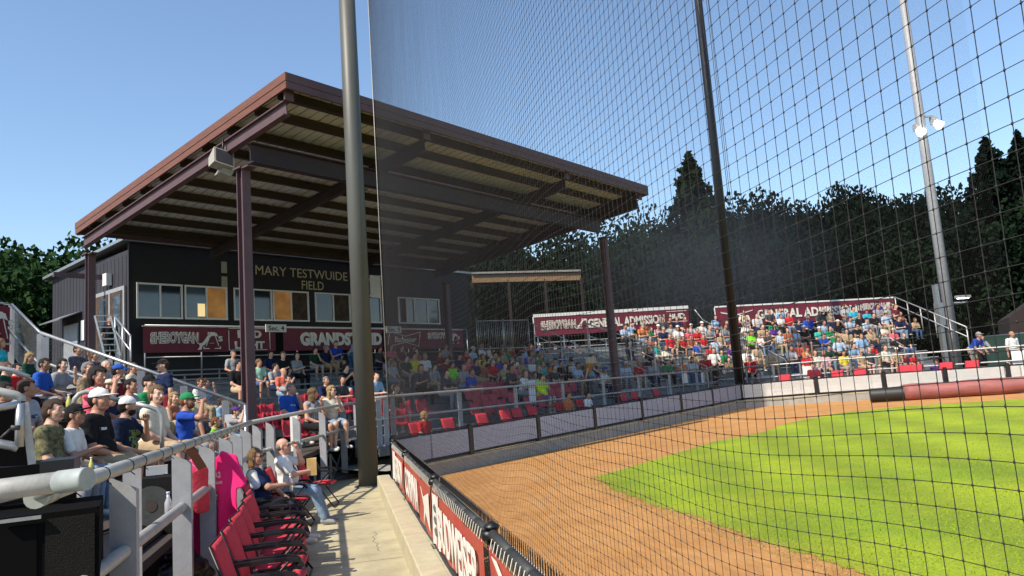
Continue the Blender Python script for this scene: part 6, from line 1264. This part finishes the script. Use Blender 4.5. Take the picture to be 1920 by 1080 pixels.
for (key,k),L_ in rowsd.items():
    for j,f in enumerate(L_):
        o=f['o']; i=j*5+k*3+len(labs)
        if 'arms' not in o: o['arms']=far_arms[i%6]; 
        if o['arms']==('knees','knees'): o['lean']=.35
        o.setdefault('legs','shorts' if i%3==0 else 'pants'); o.setdefault('yaw',[-.3,.0,.25][i%3] if key!='G' else [.5,.2,-.2][i%3])
        who='person in %s top'%{'sky':'light blue','aqua':'turquoise','lightblue':'pale blue','mint':'pale green','neon':'neon yellow'}.get(o['c'],o['c'])
        if o.get('cap'): who+=' and %s %s'%(o.get('capc',o['cap']) if o['cap'] not in('hat',) else o.get('capc','tan'),'hat' if o['cap']=='hat' else 'cap')
        else: who+=' with '+HW[o['hc']]
        lab='%s, %s, %s'%(who,ROWN[k],NAME[key])
        nb=('right of %s top'%L_[j-1]['o']['c']) if j>0 else 'leftmost there'
        if lab in labs or True: lab=lab+', '+nb
        if lab in labs: lab=lab.rsplit(',',1)[0]+', left of %s top'%(L_[j+1]['o']['c'] if j+1<len(L_) else 'aisle')
        if lab in labs: lab='%s, %s, %s, number %d from left'%(who,ROWN[k],NAME[key],j+1)
        labs.add(lab)
        dist=math.hypot(f['q'][0],f['q'][1]); res='far' if dist>22 or key!='G' else 'mid'
        sp=spec_of(o,res); 
        if res=='far': sp['glasses']=0; sp['beard']=0; sp['collar']=0
        kk=repr(sorted((a,str(v)) for a,v in sp.items())); q=f['q']; z=f['z']; hs=min(max((q[2]-z)/.80,.84),1.15); z2=q[2]-.80*hs
        if abs(z2-z)>.22: z2=z+math.copysign(.22,z2-z)
        cc=cols_of(o,i)
        if res=='far' and not o.get('mat'): cc['shirt_mat']=None
        person(sp,cc,None,R_(f['s']['face']+rnd.uniform(-12,12)),lab,group='spectators seated in the '+NAME[key],head=q,seatz=z,key=(kk+str(o.get('mat'))))
# --- front row people in the folding chairs behind the pads, and people standing at the rails
def fchair(px,o,lab,i=0,hs=1.):
    p,z,face=FRONT[px]; z-=.02; o=dict(o,feet=(0,-.12,0)); person(spec_of(o,'far' if px>1000 else 'mid'),cols_of(o,i),(p[0]+.12*-math.cos(face)*1,p[1]-.12*math.sin(face),z+.46),R_(90)-face,lab,scale=hs)
fchair(845,dict(c='red',hc='blond',hairs='thick',child=1,yaw=.6),'blond child in red leaning in the leftmost chair behind the blue pads',1,.85)
fchair(1115,dict(c='orange',hc='brown',child=1,yaw=.4),'child in orange top in a folding chair behind the blue pads',2,.9)
fchair(1152,dict(c='white',hc='dark',child=1,yaw=.3),'small child in white T-shirt in a folding chair behind the blue pads',3,.8)
fchair(1532,dict(c='maroon',hc='brown',bulk=1.1,yaw=.3),'boy in dark red shirt in a folding chair behind the white pads',4,1.0)
def standing(px,py,P,D,o,lab,i,hs=1.,az=180):
    q=on_line(px,py,P,D); o=dict(o,pose='stand'); person(spec_of(o,'mid'),cols_of(o,i),(q[0],q[1],q[2]-1.60*hs*(1 if o.get('lean',.1)<.3 else .86)),R_(az),lab,scale=hs)
q=offp(1.7)
i5=4; standing(1818,632,q[4],q[5]-q[4],dict(c='royal',cap='grey',lean=.75,arms=('rail','rail'),hc='greyh',bulk=1.15,leg='khaki',legs='shorts'),'man in royal blue T-shirt leaning on the white front rail',1,1.,170)
q3=offp(2.6); standing(1836,640,q3[4],q3[5]-q3[4],dict(c='grey',lean=.3,arms=('rail','rail'),hc='brown',leg='black'),'person in grey shirt beside the leaning man in blue',3,.95,190)
standing(1893,624,q3[4],q3[5]-q3[4],dict(c='white',hairs='bald',arms=('hang','hang'),leg='black',legs='shorts',bulk=1.1),'bald man in white T-shirt standing at the far right',2,1.0,185)
standing(1097,676,G(0,-9.6,0),E_,dict(c='gold',lean=.5,arms=('rail','hang'),hc='brown',leg='darkgrey'),'person in mustard shirt bending over the front rail of the grandstand',5,1.,110)
standing(657,642,G(0,-2.0,0),E_,dict(c='grey',lean=.55,arms=('lap','lap'),hc='greyh',leg='denim',bulk=1.1),'man in blue-grey shirt bending over near the long grandstand banner',6,1.,60)
standing(1352,590,Ob+Ub*6.4,Db,dict(c='navy',hairs='bald',arms=('hang','hang')),'bald man in navy standing in the aisle left of the black net pole',2,1.,180)
def sitting_at(px,py,P,D,o,lab,i,az,hs=1.):
    q=on_line(px,py,P,D); person(spec_of(o,'far'),cols_of(o,i),(q[0],q[1],q[2]-.80*hs),R_(az),lab,scale=hs)
sitting_at(1887,679,q[4],q[5]-q[4],dict(c='silver',hairs='long',hc='brown',f=1,arms=('face','lap')),'brown-haired woman in pale top sitting low behind the rolled tarp',4,200)
sitting_at(1917,682,q[4],q[5]-q[4],dict(c='red',hc='dark',child=1),'child in red sitting low at the right edge behind the tarp',3,200,.9)
sitting_at(1752,675,q[4],q[5]-q[4],dict(c='purple',cap='maroon',capc='maroon',hc='dark'),'person in lavender shirt and dark cap sitting low behind the white pads',6,190)
q=offp(1.5)
for px,py,w_,h_,col,lab in ((1284,707,.42,.5,'padwhite','pale blank panel hung on the front rail left of the black shirt man'),(1318,709,.28,.5,'padwhite','narrow pale panel hung on the front rail beside the wider one'),(1516,700,.45,.62,'white','white blank sign hung on the front rail above the red shirt boy'),(1912,668,.5,.6,'white','white blank sign on the rail at the right edge'),(998,735,.30,.7,'padblue','pale blue blank panel on the front rail beside the neon shirt'),(1108,675,.6,.22,'section','small grey sign on the stand rail near the mustard shirt')):
    A_w,i=wpt(px); D_=WP[i+1]-WP[i]; dn=D_/np.linalg.norm(D_); n=np.array([-dn[1],dn[0]]); p=on_line(px,py,A_w+n*1.42,D_); 
    b=MB(); b.beam(p-[0,0,h_/2],p+[0,0,h_/2],w_,.02,upv=(*n,0)); tag(b.build('sign_panel',{'section':'beige'}.get(col,col)),lab,'sign')

# thin grill smoke drifting in front of the trees behind the middle stands
c=at_dist(1335,505,45); P,Q=field([('e',tuple(c),(10.,4.0,6.),None)],.5,1.0)
ms_=bpy.data.materials.new('smoke'); ms_.use_nodes=True; nt=ms_.node_tree; nt.nodes.remove(nt.nodes['Principled BSDF']); pv=nt.nodes.new('ShaderNodeVolumePrincipled'); pv.inputs['Color'].default_value=(.62,.72,.9,1); tc=nt.nodes.new('ShaderNodeTexCoord'); mp=nt.nodes.new('ShaderNodeMapping'); mp.inputs['Location'].default_value=(-1,-1,-1); mp.inputs['Scale'].default_value=(2,2,2); gr=nt.nodes.new('ShaderNodeTexGradient'); gr.gradient_type='SPHERICAL'; mu=nt.nodes.new('ShaderNodeMath'); mu.operation='MULTIPLY'; mu.inputs[1].default_value=.019
nt.links.new(tc.outputs['Generated'],mp.inputs[0]); nt.links.new(mp.outputs[0],gr.inputs[0]); nt.links.new(gr.outputs[1],mu.inputs[0]); nt.links.new(mu.outputs[0],pv.inputs['Density'])
nt.links.new(pv.outputs[0],nt.nodes['Material Output'].inputs['Volume']); obj('smoke',to_mesh('smoke',P,Q,[ms_]),kind='stuff')
